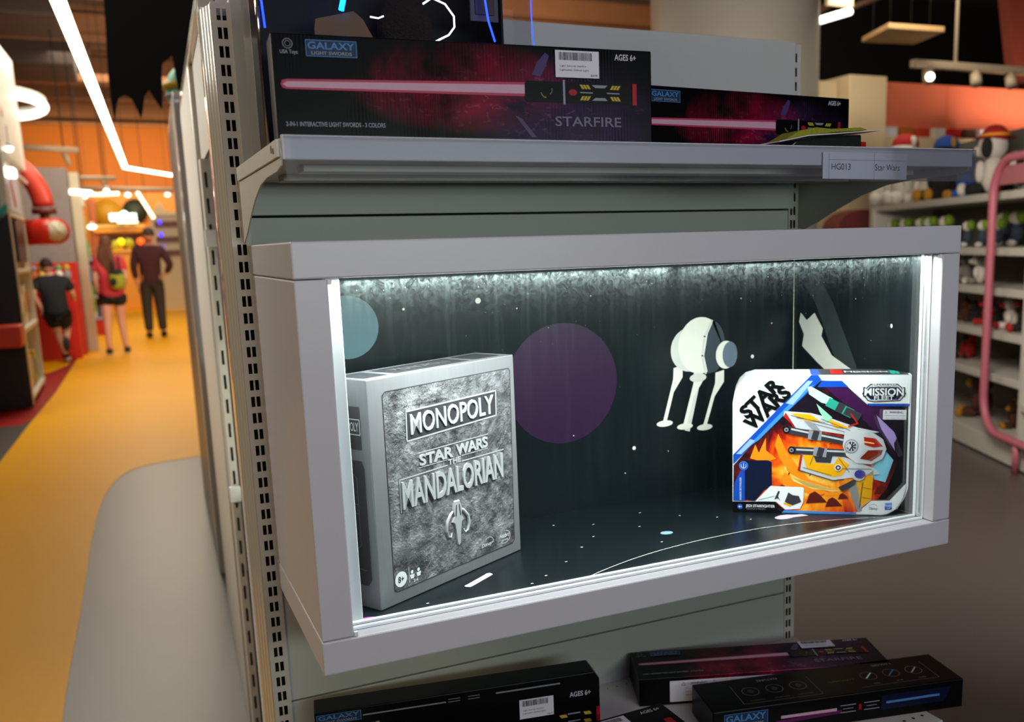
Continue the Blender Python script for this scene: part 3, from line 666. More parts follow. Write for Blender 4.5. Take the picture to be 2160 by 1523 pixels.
p.poly([(.90, .52), (.92, .36), (.87, .20), (.815, .108), (.90, .12), (.972, .235), (.972, .70)], DK, 3)
p.poly([(.78, .36), (.86, .46), (.90, .40), (.86, .24), (.80, .26)], mat('print_ice', '#7fc4dc', .3), 2)
p.poly([(.003, .425), (.44, 1.0), (.478, 1.0), (.497, .965), (.118, .508), (.003, .355)], BL, 4)
p.poly([(.06, .452), (.40, .90), (.46, .935), (.15, .535)], BL2, 5)
p.poly([(.02, .43), (.10, .54), (.13, .53), (.05, .43)], mat('print_pale_blue', '#8fb0d8', .3), 6); p.poly([(.30, .80), (.42, .96), (.45, .96), (.34, .79)], MATS['print_pale_blue'], 6)
p.poly([(.500, .960), (.608, .960), (.645, .915), (.475, .915)], BL, 4)
p.poly([(.612, .966), (.978, .966), (.978, .800), (.750, .800)], BRIGHT, 4); p.poly([(.748, .800), (.978, .800), (.978, .782), (.765, .782)], BL, 4)
p.poly([(-.0, .0), (.281, .0), (.300, .024), (.245, .083), (.0, .078)], DK, 5); p.poly([(.300, .022), (.70, .016), (.71, .004), (.285, .004)], BL2, 5)
p.poly([(.70, .004), (.785, .104), (.885, .109), (.972, .235), (.972, .20), (.955, .12), (.92, .05), (.875, .012), (.84, .003)], BRIGHT, 5)
p.poly([(.012, .22), (.045, .305), (.07, .31), (.07, .085), (.003, .085)], BL, 5); p.poly([(.070, .384), (.205, .388), (.224, .372), (.226, .199), (.180, .165), (.126, .084), (.070, .098)], NAVY, 5)
p.disc(.063, .345, .026, .032, BL2, 6); p.disc(.063, .345, .022, .027, BL, 7); p.line([(.063, .325), (.063, .365)], .0008, BRIGHT, 8); p.ring(.063, .345, .0042, .0008, BRIGHT, 8, 14, 2.6, 6.8)
p.text('ANAKIN SKYWALKER', .0455, .175, .040, .0033, BRIGHT, 8, ang=PI / 2, bold=.0)
p.poly([(.132, .084), (.218, .199), (.400, .194), (.408, .185), (.405, .085), (.387, .035), (.305, .026), (.25, .084)], BRIGHT, 6)
p.poly([(.30, .085), (.32, .155), (.345, .135), (.38, .13), (.395, .085), (.34, .055)], GR2, 7); p.poly([(.30, .08), (.345, .06), (.33, .05), (.29, .07)], YL, 8); p.line([(.15, .095), (.24, .125)], .0009, TEAL, 8); p.poly([(.24, .10), (.262, .165), (.272, .16), (.262, .125), (.275, .09), (.26, .11)], GR2, 8)
p.disc(.043, .042, .016, .0195, BL, 6); p.text('4+', .043, .042, .0058, .0042, BRIGHT, 8, bold=.01); p.text('JEDI STARFIGHTER', .160, .046, .049, .0062, BRIGHT, 8, bold=.012); p.text('VEHICLE & FIGURE', .135, .027, .032, .0018, GR, 8, bold=0)
# plain spacecraft drawing: grey hull, yellow wing panels, two dark barrels
p.poly([(.293, .745), (.443, .731), (.54, .70), (.700, .63), (.82, .60), (.70, .565), (.52, .60), (.36, .621), (.288, .706)], GR3, 6); p.poly([(.300, .735), (.34, .635), (.36, .621), (.288, .706)], REDK, 7)
p.poly([(.329, .73), (.437, .723), (.50, .668), (.438, .669), (.385, .69)], YL, 7); p.poly([(.52, .70), (.59, .665), (.66, .625), (.58, .625)], YL, 7); p.poly([(.40, .68), (.46, .66), (.50, .60), (.45, .615)], GR, 8)
p.poly([(.386, .433), (.458, .444), (.608, .429), (.80, .338), (.83, .30), (.569, .250), (.372, .322)], GR3, 6); p.poly([(.398, .426), (.458, .44), (.47, .375), (.573, .366), (.60, .425), (.66, .36), (.62, .285), (.568, .271), (.423, .331)], YL, 7); p.poly([(.455, .435), (.565, .425), (.555, .375), (.475, .378)], GR2, 8); p.line([(.372, .322), (.569, .248), (.63, .255)], .0014, GR2, 8); p.poly([(.372, .322), (.386, .433), (.398, .43), (.385, .318)], REDK, 8)
p.poly([(.646, .233), (.712, .243), (.795, .330), (.785, .11), (.73, .055), (.712, .03)], YL, 6); p.poly([(.646, .233), (.700, .243), (.735, .03), (.712, .02)], GR, 7); p.line([(.72, .05), (.735, .235)], .0012, GR2, 8)
for (ax, az, bx, bz) in [(.305, .612, .64, .530), (.335, .465, .67, .445)]:
    p.line([(ax, az), (bx, bz)], .0125, GR2, 9); p.line([(ax + .03, az + .004), (bx - .02, bz + .012)], .0028, GR3, 10)
    p.disc(ax, az, .020, .026, DK, 11); p.disc(ax, az, .012, .015, GR, 12); p.disc(ax, az, .006, .007, DK, 13)
    mx_, mz_ = ax + (bx - ax) * .45, az + (bz - az) * .45; p.line([(mx_ - .012, mz_), (mx_ + .03, mz_ - .006)], .0155, GR, 11); p.line([(mx_ + .01, mz_ - .002), (mx_ + .013, mz_ - .003)], .0155, GR2, 12)
p.poly([(.63, .60), (.70, .62), (.78, .60), (.84, .55), (.86, .48), (.84, .41), (.78, .37), (.70, .375), (.64, .43), (.62, .50)], GR3, 10)
p.poly([(.735, .565), (.80, .555), (.84, .50), (.79, .49), (.74, .51)], REDK, 12); p.poly([(.715, .41), (.78, .395), (.83, .44), (.84, .475), (.76, .47)], mat('print_rust', '#7a2410', .3), 12); p.line([(.735, .53), (.79, .52)], .002, GOLD, 13)
p.disc(.668, .497, .040, .052, GR, 11); p.disc(.668, .497, .032, .042, GR3, 12); p.disc(.668, .497, .027, .035, GR2, 13); p.disc(.655, .50, .012, .016, GR3, 14)
p.disc(.712, .290, .036, .040, GR3, 12); p.disc(.718, .298, .030, .032, mat('print_indigo', '#3a3a8c', .3), 13); p.poly([(.60, .20), (.70, .27), (.69, .22), (.62, .17)], GR2, 11)
p.disc(.597, .343, .020, .024, BRIGHT, 12); p.disc(.597, .343, .015, .018, GR2, 13); p.disc(.597, .343, .006, .007, BRIGHT, 14)
for (x0, z0, x1, z1, wd, mt) in [(.33, .715, .62, .625, .0008, GR2), (.36, .70, .52, .665, .0007, GR2), (.50, .69, .66, .61, .0008, GR2), (.46, .655, .66, .59, .0007, GR2), (.40, .34, .56, .285, .0008, GR2), (.44, .36, .46, .43, .0007, GR2), (.60, .41, .66, .31, .0007, GR2), (.74, .20, .785, .19, .0007, GR2), (.735, .13, .78, .12, .0007, GR2), (.60, .335, .78, .335, .0009, GR2), (.70, .62, .82, .585, .0010, GR2)]:
    p.line([(x0, z0), (x1, z1)], wd, mt, 9)
for i in range(8):
    a = PI / 4 * i; p.line([(.668 + .014 * math.cos(a), .497 + .018 * math.sin(a)), (.668 + .029 * math.cos(a), .497 + .037 * math.sin(a))], .0014, GR3, 15)
rnf = random.Random(5)
for i in range(34):
    x = rnf.uniform(.10, .80); z = rnf.uniform(.12, .60)
    if x < .24 and z < .42 or z > .16 + x * 1.1: continue
    ln = rnf.uniform(.03, .07); a = rnf.uniform(.5, 1.2) if x > .4 else rnf.uniform(1.2, 2.2); wd = rnf.uniform(.006, .013)
    dx, dz = ln * math.cos(a) * .8, ln * math.sin(a)
    p.poly([(x, z), (x + dx * .5 + wd * .6, z + dz * .5), (x + dx, z + dz), (x + dx * .4 - wd * .6, z + dz * .55)], [mat('print_orange_flame', '#ff8a18', .3), GOLD, REDK, mat('print_lava_rock', '#5a1810', .3), mat('print_deep_orange', '#e04808', .3)][i % 5], 2)
# glowing green blade above the hull
p.poly([(.420, .915), (.436, .922), (.560, .835), (.550, .79), (.50, .805), (.43, .865)], GRN, 8); p.line([(.545, .805), (.655, .735)], .015, TEAL, 9); p.line([(.60, .772), (.605, .769)], .017, GR2, 10); p.line([(.64, .745), (.70, .71)], .013, GR2, 10); p.poly([(.47, .80), (.56, .70), (.53, .66), (.49, .74)], mat('print_mint', '#8fd8b0', .3), 8); p.line([(.66, .73), (.70, .66), (.65, .64)], .0025, REDK, 11)
for (x0, z0, s_) in [(.42, .135, 1.0), (.53, .10, .8), (.25, .19, .7), (.80, .2, .8), (.60, .14, .5)]:
    p.poly([(x0, z0 - .06 * s_), (x0 + .02 * s_, z0 + .01 * s_), (x0 + .05 * s_, z0 + .03 * s_), (x0 + .08 * s_, z0 + .005), (x0 + .12 * s_, z0 - .05 * s_)], mat('print_lava_rock', '#5a1810', .3), 3)
for (pts) in [[(.10, .40), (.13, .50), (.15, .44), (.19, .55), (.19, .46), (.25, .40), (.18, .37)], [(.24, .50), (.26, .58), (.30, .47), (.36, .36), (.44, .25), (.56, .20), (.44, .215), (.32, .30), (.27, .40)], [(.30, .30), (.40, .22), (.55, .155), (.66, .15), (.5, .13), (.36, .17), (.27, .24)]]:
    p.poly(pts, mat('print_orange_flame', '#ff8a18', .3), 2)
p.poly([(.33, .27), (.42, .20), (.56, .165), (.62, .17), (.46, .18), (.35, .235)], GOLD, 3)
a_ = math.atan2((.954 - .681) * fh, (.267 - .038) * fw)
p.text('STAR', .158, .838, .083, .024, DK, 7, ang=a_, bold=.05); p.text('WARS', .196, .765, .092, .0255, DK, 7, ang=a_, bold=.05)
hx = [(.722, .87), (.748, .915), (.765, .935), (.910, .935), (.930, .915), (.955, .87), (.925, .822), (.785, .812), (.752, .822)]
p.poly(hx, GR3, 5); p.line(hx, .0016, GR2, 6, True); p.poly([(.735, .87), (.76, .915), (.915, .915), (.943, .87), (.915, .828), (.768, .828)], NAVY, 6)
p.text('STAR WARS', .838, .926, .038, .0068, DK, 8, bold=.05); p.text('STAR WARS', .838, .927, .037, .0055, BRIGHT, 9, bold=.02); p.text('MISSION', .838, .882, .066, .0165, NAVY, 8, bold=.06); p.text('MISSION', .838, .882, .062, .0125, BRIGHT, 9, bold=.02); p.text('FLEET', .838, .840, .031, .0068, BRIGHT, 9, bold=.01)
p.rect(.836, .688, .962, .756, PAPER, 5); p.text('WARNING:', .908, .740, .0215, .0040, INK_K, 6, bold=.01); p.text('CHOKING HAZARD - Small parts', .899, .716, .033, .0018, INK_K, 6, bold=0); p.text('Not for children under 3 years.', .899, .698, .033, .0018, INK_K, 6, bold=0); p.line([(.846, .732), (.852, .747), (.858, .732)], .0004, INK_K, 6, True)
p.text('Disney', .798, .047, .0145, .0055, INK_K, 7, bold=.0, shear=.25); p.ring(.796, .045, .0085, .0004, INK_K, 7, 14, .6, 2.6)
p.poly([(.860, .040), (.862, .090), (.900, .094), (.898, .044)], BL2, 6); p.poly([(.861, .040), (.8615, .060), (.899, .064), (.898, .044)], BL, 7); p.text('Hasbro', .880, .073, .0092, .0032, BRIGHT, 8, bold=.01); p.ring(.880, .066, .0032, .0007, BRIGHT, 8, 10, PI + .5, 2 * PI - .5)
p.build('front_print', fb)
p = Print((0, 0, fh), (1, 0, 0), (0, 1, 0), (0, 0, 1), fw, fd)
p.poly([(.49, .0), (.97, .0), (.97, 1), (.49, 1)], DSTEEL, 0); p.text('MISSION', .75, .5, .07, .02, GR3, 1, bold=.02); p.rect(.55, .1, .62, .9, REDK, 1); p.rect(.88, .1, .93, .9, TEAL, 1); p.poly([(.44, 0), (.49, 0), (.49, 1), (.44, 1)], BL, 0)
p.build('top_print', fb)

# ------------------------------------------------------------------ light sword boxes
SW, SD, SH = .4565, .052, .1115
PINKB = mat('printed_pink_blade', '#c9a0b4', .3); PINKE = mat('printed_rose_edge', '#b8405c', .3); BLUEP = mat('printed_logo_blue', '#4f7fb8', .35); BLUEP2 = mat('printed_logo_dark_blue', '#1c3450', .35); HILT = mat('printed_hilt_black', '#09090d', .3, spec=.15); YEL = mat('printed_yellow_mark', '#b8a23c', .35); SILV = mat('printed_silver_line', '#8f8f9c', .3); REDP = mat('printed_red_mark', '#a01828', .3); STARF = mat('printed_title_grey', '#706a80', .3)
def logo(p, cx, cz, w_, h_, k=3):
    p.rect(cx - w_ / 2, cz - h_ / 2, cx + w_ / 2, cz + h_ / 2, BLUEP2, k); p.line([(cx - w_ / 2, cz - h_ / 2), (cx + w_ / 2, cz - h_ / 2), (cx + w_ / 2, cz + h_ / 2), (cx - w_ / 2, cz + h_ / 2)], .0008, BLUEP, k + 1, True)
    W_, H_ = p.W, p.H
    p.text('GALAXY', cx, cz + h_ * .17, w_ * W_ * .93, h_ * H_ * .46, BLUEP, k + 1, bold=.02); p.text('LIGHT SWORDS', cx, cz - h_ * .30, w_ * W_ * .80, h_ * H_ * .22, SILV, k + 2, bold=.02)
def barcode(p, x0, z0, x1, z1, k):
    x = x0; rnd = random.Random(3)
    while x < x1 - .002 / p.W:
        w_ = rnd.choice([.0004, .0007, .001]) / p.W; p.rect(x, z0, x + w_, z1, INK_K, k); x += w_ + rnd.choice([.0004, .0007, .0009]) / p.W
def price_label(p, x0, z0, x1, z1, price, k=6):
    p.rect(x0, z0, x1, z1, PAPER, k); w_, h_ = x1 - x0, z1 - z0
    barcode(p, x0 + w_ * .08, z0 + h_ * .64, x0 + w_ * .88, z0 + h_ * .93, k + 1)
    p.text('Light Swords Starfire', x0 + w_ * .40, z0 + h_ * .42, w_ * p.W * .60, h_ * p.H * .085, INK_K, k + 1, bold=0); p.text('Lightsaber Galaxy Light', x0 + w_ * .43, z0 + h_ * .27, w_ * p.W * .66, h_ * p.H * .085, INK_K, k + 1, bold=0)
    p.text(price, x0 + w_ * .88, z0 + h_ * .09, w_ * p.W * .16, h_ * p.H * .08, INK_K, k + 1, bold=.005)
def sword_front(p, label=True):
    p.ring(.038, .902, .0050, .0009, SILV, 2); p.ring(.038, .902, .0028, .0009, SILV, 2); p.text('USA Toyz', .040, .820, .019, .0052, SILV, 2, bold=.02)
    logo(p, .140, .868, .120, .150)
    p.poly([(.015, .520), (.019, .558), (.03, .57), (.632, .618), (.632, .474), (.03, .476), (.019, .487)], PINKE, 1); p.poly([(.020, .520), (.03, .548), (.632, .592), (.632, .500), (.03, .494)], PINKB, 2)
    p.rect(.634, .42, .935, .635, HILT, 2); p.rect(.63, .44, .64, .61, HILT, 3); p.rect(.737, .40, .743, .655, SILV, 4)
    p.ring(.69, .53, .007, .0012, YEL, 4, 10, 3.4, 4.6); p.ring(.695, .545, .005, .0008, SILV, 4, 8, 5.2, 6.6)
    p.disc(.765, .528, .012, .034, REDP, 4, 16)
    for zz in (.612, .448):
        for i in range(3): p.poly([(.785 + i * .009, zz), (.792 + i * .009, zz), (.799 + i * .009, zz - .045 * (1 if zz > .5 else -1)), (.792 + i * .009, zz - .045 * (1 if zz > .5 else -1))], YEL, 4)
        for i in range(3): p.poly([(.88 + i * .009, zz), (.887 + i * .009, zz), (.880 + i * .009, zz - .045 * (1 if zz > .5 else -1)), (.873 + i * .009, zz - .045 * (1 if zz > .5 else -1))], YEL, 4)
        p.poly([(.82, zz), (.866, zz), (.858, zz - .03 * (1 if zz > .5 else -1)), (.83, zz - .03 * (1 if zz > .5 else -1))], SILV, 4)
    p.line([(.787, .53), (.822, .528)], .0014, SILV, 4); p.line([(.865, .53), (.90, .528)], .0014, SILV, 4)
    p.rect(.94, .41, .953, .64, REDP, 3)
    p.poly([(.652, .70), (.665, .82), (.69, .93), (.70, .90), (.69, .78), (.675, .68)], mat('printed_violet_streak', '#4a3664', .3), 1); p.poly([(.60, .28), (.62, .24), (.66, .05), (.645, .05)], MATS['printed_violet_streak'], 1)
    p.text('STARFIRE', .809, .222, .088, .0115, STARF, 3, bold=.012); p.text('AGES 6+', .920, .915, .029, .0075, INK_W, 4, bold=.02)
    p.text('2-IN-1 INTERACTIVE LIGHT SWORDS - 3 COLORS', .140, .145, .109, .0050, SILV, 4, bold=.02)
    if label: price_label(p, .717, .682, .842, .962, '$29.99')
def make_sword_box(loc, rz, label, lab=True, group='boxed light swords', lying=None):
    t = thing('light_sword_box', label, 'toy box', loc, rz, group)
    if lying is None:
        mb = MB(); mb.box(0, SW, 0, SD, 0, SH, NEB); mb.build('box_body', t, bevel=.0015)
        p = Print((0, 0, 0), (1, 0, 0), (0, 0, 1), (0, -1, 0), SW, SH); sword_front(p, lab); p.build('front_print', t)
    return t
RB = math.atan2(-.030, .455)
s1 = make_sword_box((-.0025, .004, 1.4312), RB, 'long black and magenta STARFIRE box with white price label, front of the upper shelf')
s2 = make_sword_box((.546, .199, 1.4312), math.atan2(.037, .428), 'long black and magenta sword box further back at the right of the upper shelf', False)
# end print on top edge of the front box
p = Print((0, 0, SH), (1, 0, 0), (0, 1, 0), (0, 0, 1), SW, SD); p.line([(.45, .5), (.62, .5)], .004, SILV, 1); p.build('top_print', s1)

# lower shelf
ls = thing('metal_shelf', 'white metal shelf below the display case, loaded with black boxes', 'shelf', (.5, .17, .47))
mb = MB(); mb.box(-.003, 1.003, -.018, .3735, .478, .4995, METALW); mb.build('shelf_deck', ls, True, bevel=.0012)
mb = MB(); mb.box(-.003, 1.003, -.024, -.0182, .455, .4998, METALW); mb.build('front_lip', ls, True, bevel=.0012)
p = Print((0, 0, .4995), (1, 0, 0), (0, 1, 0), (0, 0, 1))
for x in [.06 + .02 * i for i in range(46)]:
    p.disc(x, .352, .0016, .0016, DARKGAP, 0, 10)
for x, y in [(.985, .005), (.965, .005), (.985, .03), (.945, .005)]: p.disc(x, y, .003, .003, DARKGAP, 0, 12)
p.build('deck_holes', ls)
bpy.data.objects['deck_holes'].location = Vector((0, 0, 0)) - Vector(ls.location)
def pos_rel(o):
    return o
# B: lying on its back, cover up
tB = thing('light_sword_box', 'black sword box lying cover up, white warning label on its edge, back of lower shelf', 'toy box', (.577, .262, .500), math.atan2(.133 - .287, .995 - .577), 'boxed light swords')
mb = MB(); mb.box(0, SW, 0, .1115, 0, .052, NEB)
ob = mb.build('box_body', tB, bevel=.0015)
p = Print((0, 0, .052), (1, 0, 0), (0, 1, 0), (0, 0, 1), SW, SH); sword_front(p, False); price_label(p, .70, .70, .84, .96, '$29.99'); p.build('cover_print', tB)
p = Print((0, 0, 0), (1, 0, 0), (0, 0, 1), (0, -1, 0), SW, .052)
p.rect(.12, .10, .88, .86, PAPER, 1); p.text('WARNING:', .235, .74, .030, .0052, INK_K, 2, bold=.01); p.line([(.165, .68), (.173, .80), (.181, .68)], .0006, INK_K, 2, True); p.line([(.287, .68), (.295, .80), (.303, .68)], .0006, INK_K, 2, True)
for i, tx in enumerate(['This product cannot be submerged', 'and contains small parts which', 'are not suitable for children', 'under 3 years']): p.text(tx, .235, .56 - i * .11, .05 - (.02 if i == 3 else 0), .0028, INK_K, 2, bold=0)
p.text('The contents may vary from', .43, .74, .062, .0038, INK_K, 2, bold=0); p.text('the illustration on package', .43, .60, .062, .0038, INK_K, 2, bold=0)
p.ring(.57, .72, .003, .0007, INK_K, 2); p.rect(.60, .64, .64, .82, NAVY, 2); p.text('Distributed by', .70, .76, .03, .003, INK_K, 2, bold=0); p.text('USA Toyz', .69, .66, .02, .003, INK_K, 2, bold=0)
p.build('edge_label', tB)
# C: staff box lying, features side up
rC = math.atan2(.003 - .105, 1.066 - .626)
tC = thing('light_staff_box', 'black staff box lying diagonally over the right end of the lower shelf, features side up', 'toy box', (.6235, .0985, .500), rC, 'boxed light swords')
mb = MB(); mb.box(0, SW, 0, .105, 0, .052, BLACK); mb.build('box_body', tC, bevel=.002)
p = Print((SW, .105, .052), (-1, 0, 0), (0, -1, 0), (0, 0, 1), SW, .105)
GINK = mat('grey_ink', '#8c8a92', .4); YINK = mat('dull_yellow_ink', '#77702c', .4)
for i in range(3):
    cx = .62 + i * .095; p.ring(cx, .50, .0145, .0008, GINK, 1); p.text(['FLASH ON CLASH', 'SOUND', 'CONNECTS'][i], cx, .80, .026, .0035, YINK, 1, bold=0); p.disc(cx, .5, .012, .06, GR2, 1, 14)
    cx = .14 + i * .095; p.ring(cx, .50, .0145, .0008, GINK, 1); p.line([(cx - .018, .42), (cx + .018, .58)], .0028, [PINKB, BLUEP, GRN][i], 2); p.text(['RED', 'BLUE', 'GREEN'][i], cx, .78, .012, .0035, GINK, 1, bold=0)
p.line([(.56, .25), (.56, .88), (.87, .88), (.87, .25)], .0006, GINK, 1); p.line([(.08, .25), (.08, .85), (.40, .85)], .0006, GINK, 1)
p.text('FEATURES', .715, .18, .038, .0065, GINK, 1, bold=.01); p.text('3 COLORS', .235, .18, .038, .0065, GINK, 1, bold=.01)
p.text('3 x AAA batteries', .45, .55, .048, .0055, YINK, 1, bold=0)
p.build('top_print', tC)
p = Print((0, 0, 0), (1, 0, 0), (0, 0, 1), (0, -1, 0), SW, .052)
logo(p, .125, .62, .165, .50); p.poly([(.24, .30), (.50, .38), (.50, .50), (.24, .42)], mat('print_magenta_dim', '#5a1450', .3), 1)
p.poly([(.26, .48), (.48, .48), (.48, .58), (.26, .58)], PINKB, 2); p.poly([(.68, .50), (.90, .52), (.90, .60), (.68, .58)], BLUEP, 2); p.poly([(.66, .3), (.92, .3), (.95, .8), (.66, .8)], NAVY, 1)
for cx in (.525, .62):
    for dz in (-.12, .12): p.line([(cx - .03, .52 + dz), (cx + .03, .52 + dz)], .0016, SILV, 3)
    p.line([(cx - .02, .52), (cx + .02, .52)], .0012, SILV, 3)
p.rect(.568, .42, .578, .62, REDP, 3); p.build('front_print', tC)
# A: staff box standing
tA = thing('light_staff_box', 'black staff box standing at the left of the lower shelf, price label by its corner', 'toy box', (.0255, .290, .500), math.atan2(-.075, .434), 'boxed light swords')
mb = MB(); mb.prism([(0, 0), (SW, 0), (SW, .099), (SW - .009, SH), (0, SH)], 'y', 0, .05, BLACK); mb.build('box_body', tA, bevel=.0015)
p = Print((0, 0, 0), (1, 0, 0), (0, 0, 1), (0, -1, 0), SW, SH)
logo(p, .080, .90, .145, .135); p.line([(.16, .885), (.44, .885)], .0022, SILV, 3); p.line([(.62, .905), (.85, .905)], .0026, SILV, 3)
for cx in (.47, .54): p.line([(cx - .02, .92), (cx + .02, .92)], .001, SILV, 3); p.line([(cx - .02, .88), (cx + .02, .88)], .001, SILV, 3)
p.ring(.058, .72, .009, .001, BLUEP, 2); p.disc(.058, .72, .012, .04, REDP, 2, 14); p.text('LED LIGHT STAFF', .155, .73, .052, .0062, INK_W, 2, bold=.02)
p.text('AGES 6+', .925, .70, .036, .0090, INK_W, 3, bold=.02); price_label(p, .70, .44, .825, .74, '$28.99')
p.rect(.80, .05, .97, .40, HILT, 1)
for zz in (.40, .28):
    for x0 in (.845, .935): p.poly([(x0, zz), (x0 + .025, zz), (x0 + .032, zz - .05), (x0 + .007, zz - .05)], YEL, 3)
    p.line([(.878, zz), (.922, zz)], .0022, SILV, 3)
p.rect(.985, .10, .998, .45, REDP, 2)
p.build('front_print', tA)
# D: small lying box near the front
tD = thing('light_sword_box', 'black sword box lying flat near front of lower shelf, only its corner in view', 'toy box', (.572 - .4560, .0475, .500), .0, 'boxed light swords')
mb = MB(); mb.box(0, SW, 0, .1115, 0, .050, BLACK); mb.build('box_body', tD, bevel=.0015)
tD.rotation_euler = (0, 0, .03)
p = Print((0, 0, .050), (1, 0, 0), (0, 1, 0), (0, 0, 1), SW, SH); p.text('AGES 6+', .93, .86, .036, .0090, INK_W, 3, bold=.02); price_label(p, .70, .55, .83, .92, '$29.99'); p.rect(.94, .30, .97, .55, REDP, 2); p.rect(.86, .35, .90, .45, YEL, 2); p.build('cover_print', tD)

# ------------------------------------------------------------------ window-box toy package behind the long box
pk = thing('window_toy_package', 'tall dark toy package with clear plastic window and blue reflection tubes behind the STARFIRE box', 'toy package', (.16, .14, 1.4312))
mb = MB(); mb.box(.004, .306, .192, .196, 1.4312, 1.74, mat('package_black', '#060610', .4, spec=.15)); mb.box(.004, .306, .078, .192, 1.4312, 1.436, MATS['package_black']); mb.box(.303, .306, .10, .192, 1.436, 1.74, MATS['package_black']); mb.build('card_tray', pk, True)
mb = MB(); mb.box(-.004, .332, .072, .0728, 1.4312, 1.76, CLEAR); mb.box(-.0048, -.004, .072, .20, 1.4312, 1.76, CLEAR); mb.box(.332, .3328, .072, .20, 1.4312, 1.76, CLEAR); mb.build('clear_shell', pk, True)
CHR = mat('shiny_plastic_edge', '#c9b8a8', .08, metal=.9)
mb = MB(); mb.tube([(-.004, .072, 1.432), (-.004, .072, 1.60), (-.006, .072, 1.76)], .0022, CHR, 8); mb.build('edge_strip', pk, True)
BLUEL = mat('blue_reflection_glow', '#2030ff', .4, emit=5.0, ecol='#1838ff'); WHL = mat('white_glowing_wire', '#ffffff', .4, emit=1.6)  # blue: reflections of blue light on the package, built as glowing tubes
mb = MB(); mb.tube([(.100, .11, 1.595), (.104, .11, 1.61), (.112, .11, 1.63), (.112, .11, 1.66), (.10, .11, 1.70)], .0034, mat('azure_reflection_glow', '#30a0ff', .4, emit=5, ecol='#1080ff'), 8)
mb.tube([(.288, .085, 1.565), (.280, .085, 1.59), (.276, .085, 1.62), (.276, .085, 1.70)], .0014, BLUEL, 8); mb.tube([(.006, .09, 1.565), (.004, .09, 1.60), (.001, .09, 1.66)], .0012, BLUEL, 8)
mb.tube([(.335, .07, 1.56), (.333, .07, 1.60), (.334, .07, 1.66)], .0007, BLUEL, 6); mb.build('blue_reflection_tubes', pk, True)
mb = MB(); mb.tube([(.203, .11, 1.61), (.215, .11, 1.618), (.232, .11, 1.612), (.243, .11, 1.598), (.243, .11, 1.585), (.235, .11, 1.575), (.215, .11, 1.565)], .0013, WHL, 8); mb.tube([(.135, .11, 1.590), (.145, .11, 1.589), (.152, .11, 1.592)], .0010, WHL, 6); mb.build('light_ring', pk, True)
mb = MB(); mb.prism([(.068, 1.573), (.070, 1.585), (.117, 1.597), (.128, 1.588), (.140, 1.566), (.15, 1.54), (.07, 1.54)], 'y', .118, .121, mat('kraft_card', '#6e543c', .7)); mb.build('kraft_insert', pk, True)
mb = MB(); mb.ball((.190, .15, 1.585), (.036, .03, .05), mat('dark_brown_fur', '#1c0e06', .9, bump=1.0, scale=300), 24, 14); mb.build('furry_toy_stand_in', pk, True)  # plain furry ball standing in for the toy inside the package
mb = MB(); mb.box(.262, .300, .10, .104, 1.592, 1.65, mat('dark_frame_plastic', '#3a3840', .4)); mb.box(.268, .294, .0985, .0995, 1.600, 1.66, mat('package_maroon', '#24060c', .4)); mb.build('inner_frame', pk, True, bevel=.002)

# small green toy on a card at the right of the upper shelf
gt = thing('carded_green_toy', 'flat olive-green foam toy on a small white card, right end of the upper shelf', 'toy', (.74, .0, 1.4315))
mb = MB(); mb.prism([(.650, 1.4365), (.70, 1.4455), (.76, 1.450), (.832, 1.4560), (.835, 1.4570), (.76, 1.4512), (.70, 1.4467), (.650, 1.4377)], 'y', -.028, .03, PAPER); mb.build('card', gt, True)
mb = MB(); mb.prism([(.665, 1.4405), (.690, 1.4530), (.72, 1.4585), (.745, 1.4570), (.765, 1.4580), (.800, 1.4600), (.812, 1.4570), (.790, 1.4545), (.76, 1.4530), (.72, 1.4485)], 'y', -.02, .02, mat('olive_foam', '#8a8a16', .8, bump=.4, scale=200)); mb.build('foam_shape', gt, True, bevel=.0015)
mb = MB(); mb.prism([(.675, 1.4316), (.685, 1.4405), (.74, 1.4470), (.80, 1.4500), (.80, 1.4316)], 'y', -.02, .02, mat('smoke_blister', '#1e2420', .2)); mb.build('blister', gt, True, bevel=.002)
mb = MB(); mb.box(.82, .845, .02, .06, 1.4315, 1.4450, REDK); tag(mb.build('red_package_end', bevel=.001), 'small red package corner behind the green toy card', 'package')

#BACKGROUND
# ================================================================== LEFT AISLE
# tall shelving tower at the left of the aisle
tw = thing('shelving_tower', 'tall white shelving tower with black end panel at the left of the aisle', 'shelving', (-1.3, 9.8, 0))
TWH = mat('tower_white', '#d6d2c6', .35); TGR = mat('tower_grey', '#a9a9a4', .4); TBK = mat('tower_black', '#08080a', .45); TEALP = mat('teal_stripe', '#1d9a98', .4)
X1 = -.97
mb = MB(); mb.box(-2.6, X1 - .05, 8.55, 8.60, 1.20, 3.25, TGR); mb.build('upper_end_panel', tw, True, bevel=.01)
mb = MB(); mb.prism([(-2.2, 0.02), (X1, 0.02), (X1, 1.70), (-1.45, 1.28), (-2.2, 1.28)], 'y', 8.48, 8.54, TBK); mb.build('black_end_panel', tw, True)
mb = MB(); mb.prism([(-1.45, 1.30), (X1, 1.72), (X1, 1.78), (-1.45, 1.36)], 'y', 8.46, 8.54, TEALP); mb.build('teal_stripe', tw, True)
mb = MB(); mb.box(-1.6, -1.40, 8.62, 11.2, 0.02, 3.38, TGR); mb.box(-1.4, X1, 8.62, 8.70, .02, 3.25, TWH); mb.build('back_wall', tw, True)
mb = MB(); mb.prism([(8.70, 2.25), (8.70, 3.24), (11.2, 3.40), (11.2, 2.25)], 'x', X1 - .06, X1, TWH); mb.build('header', tw, True)
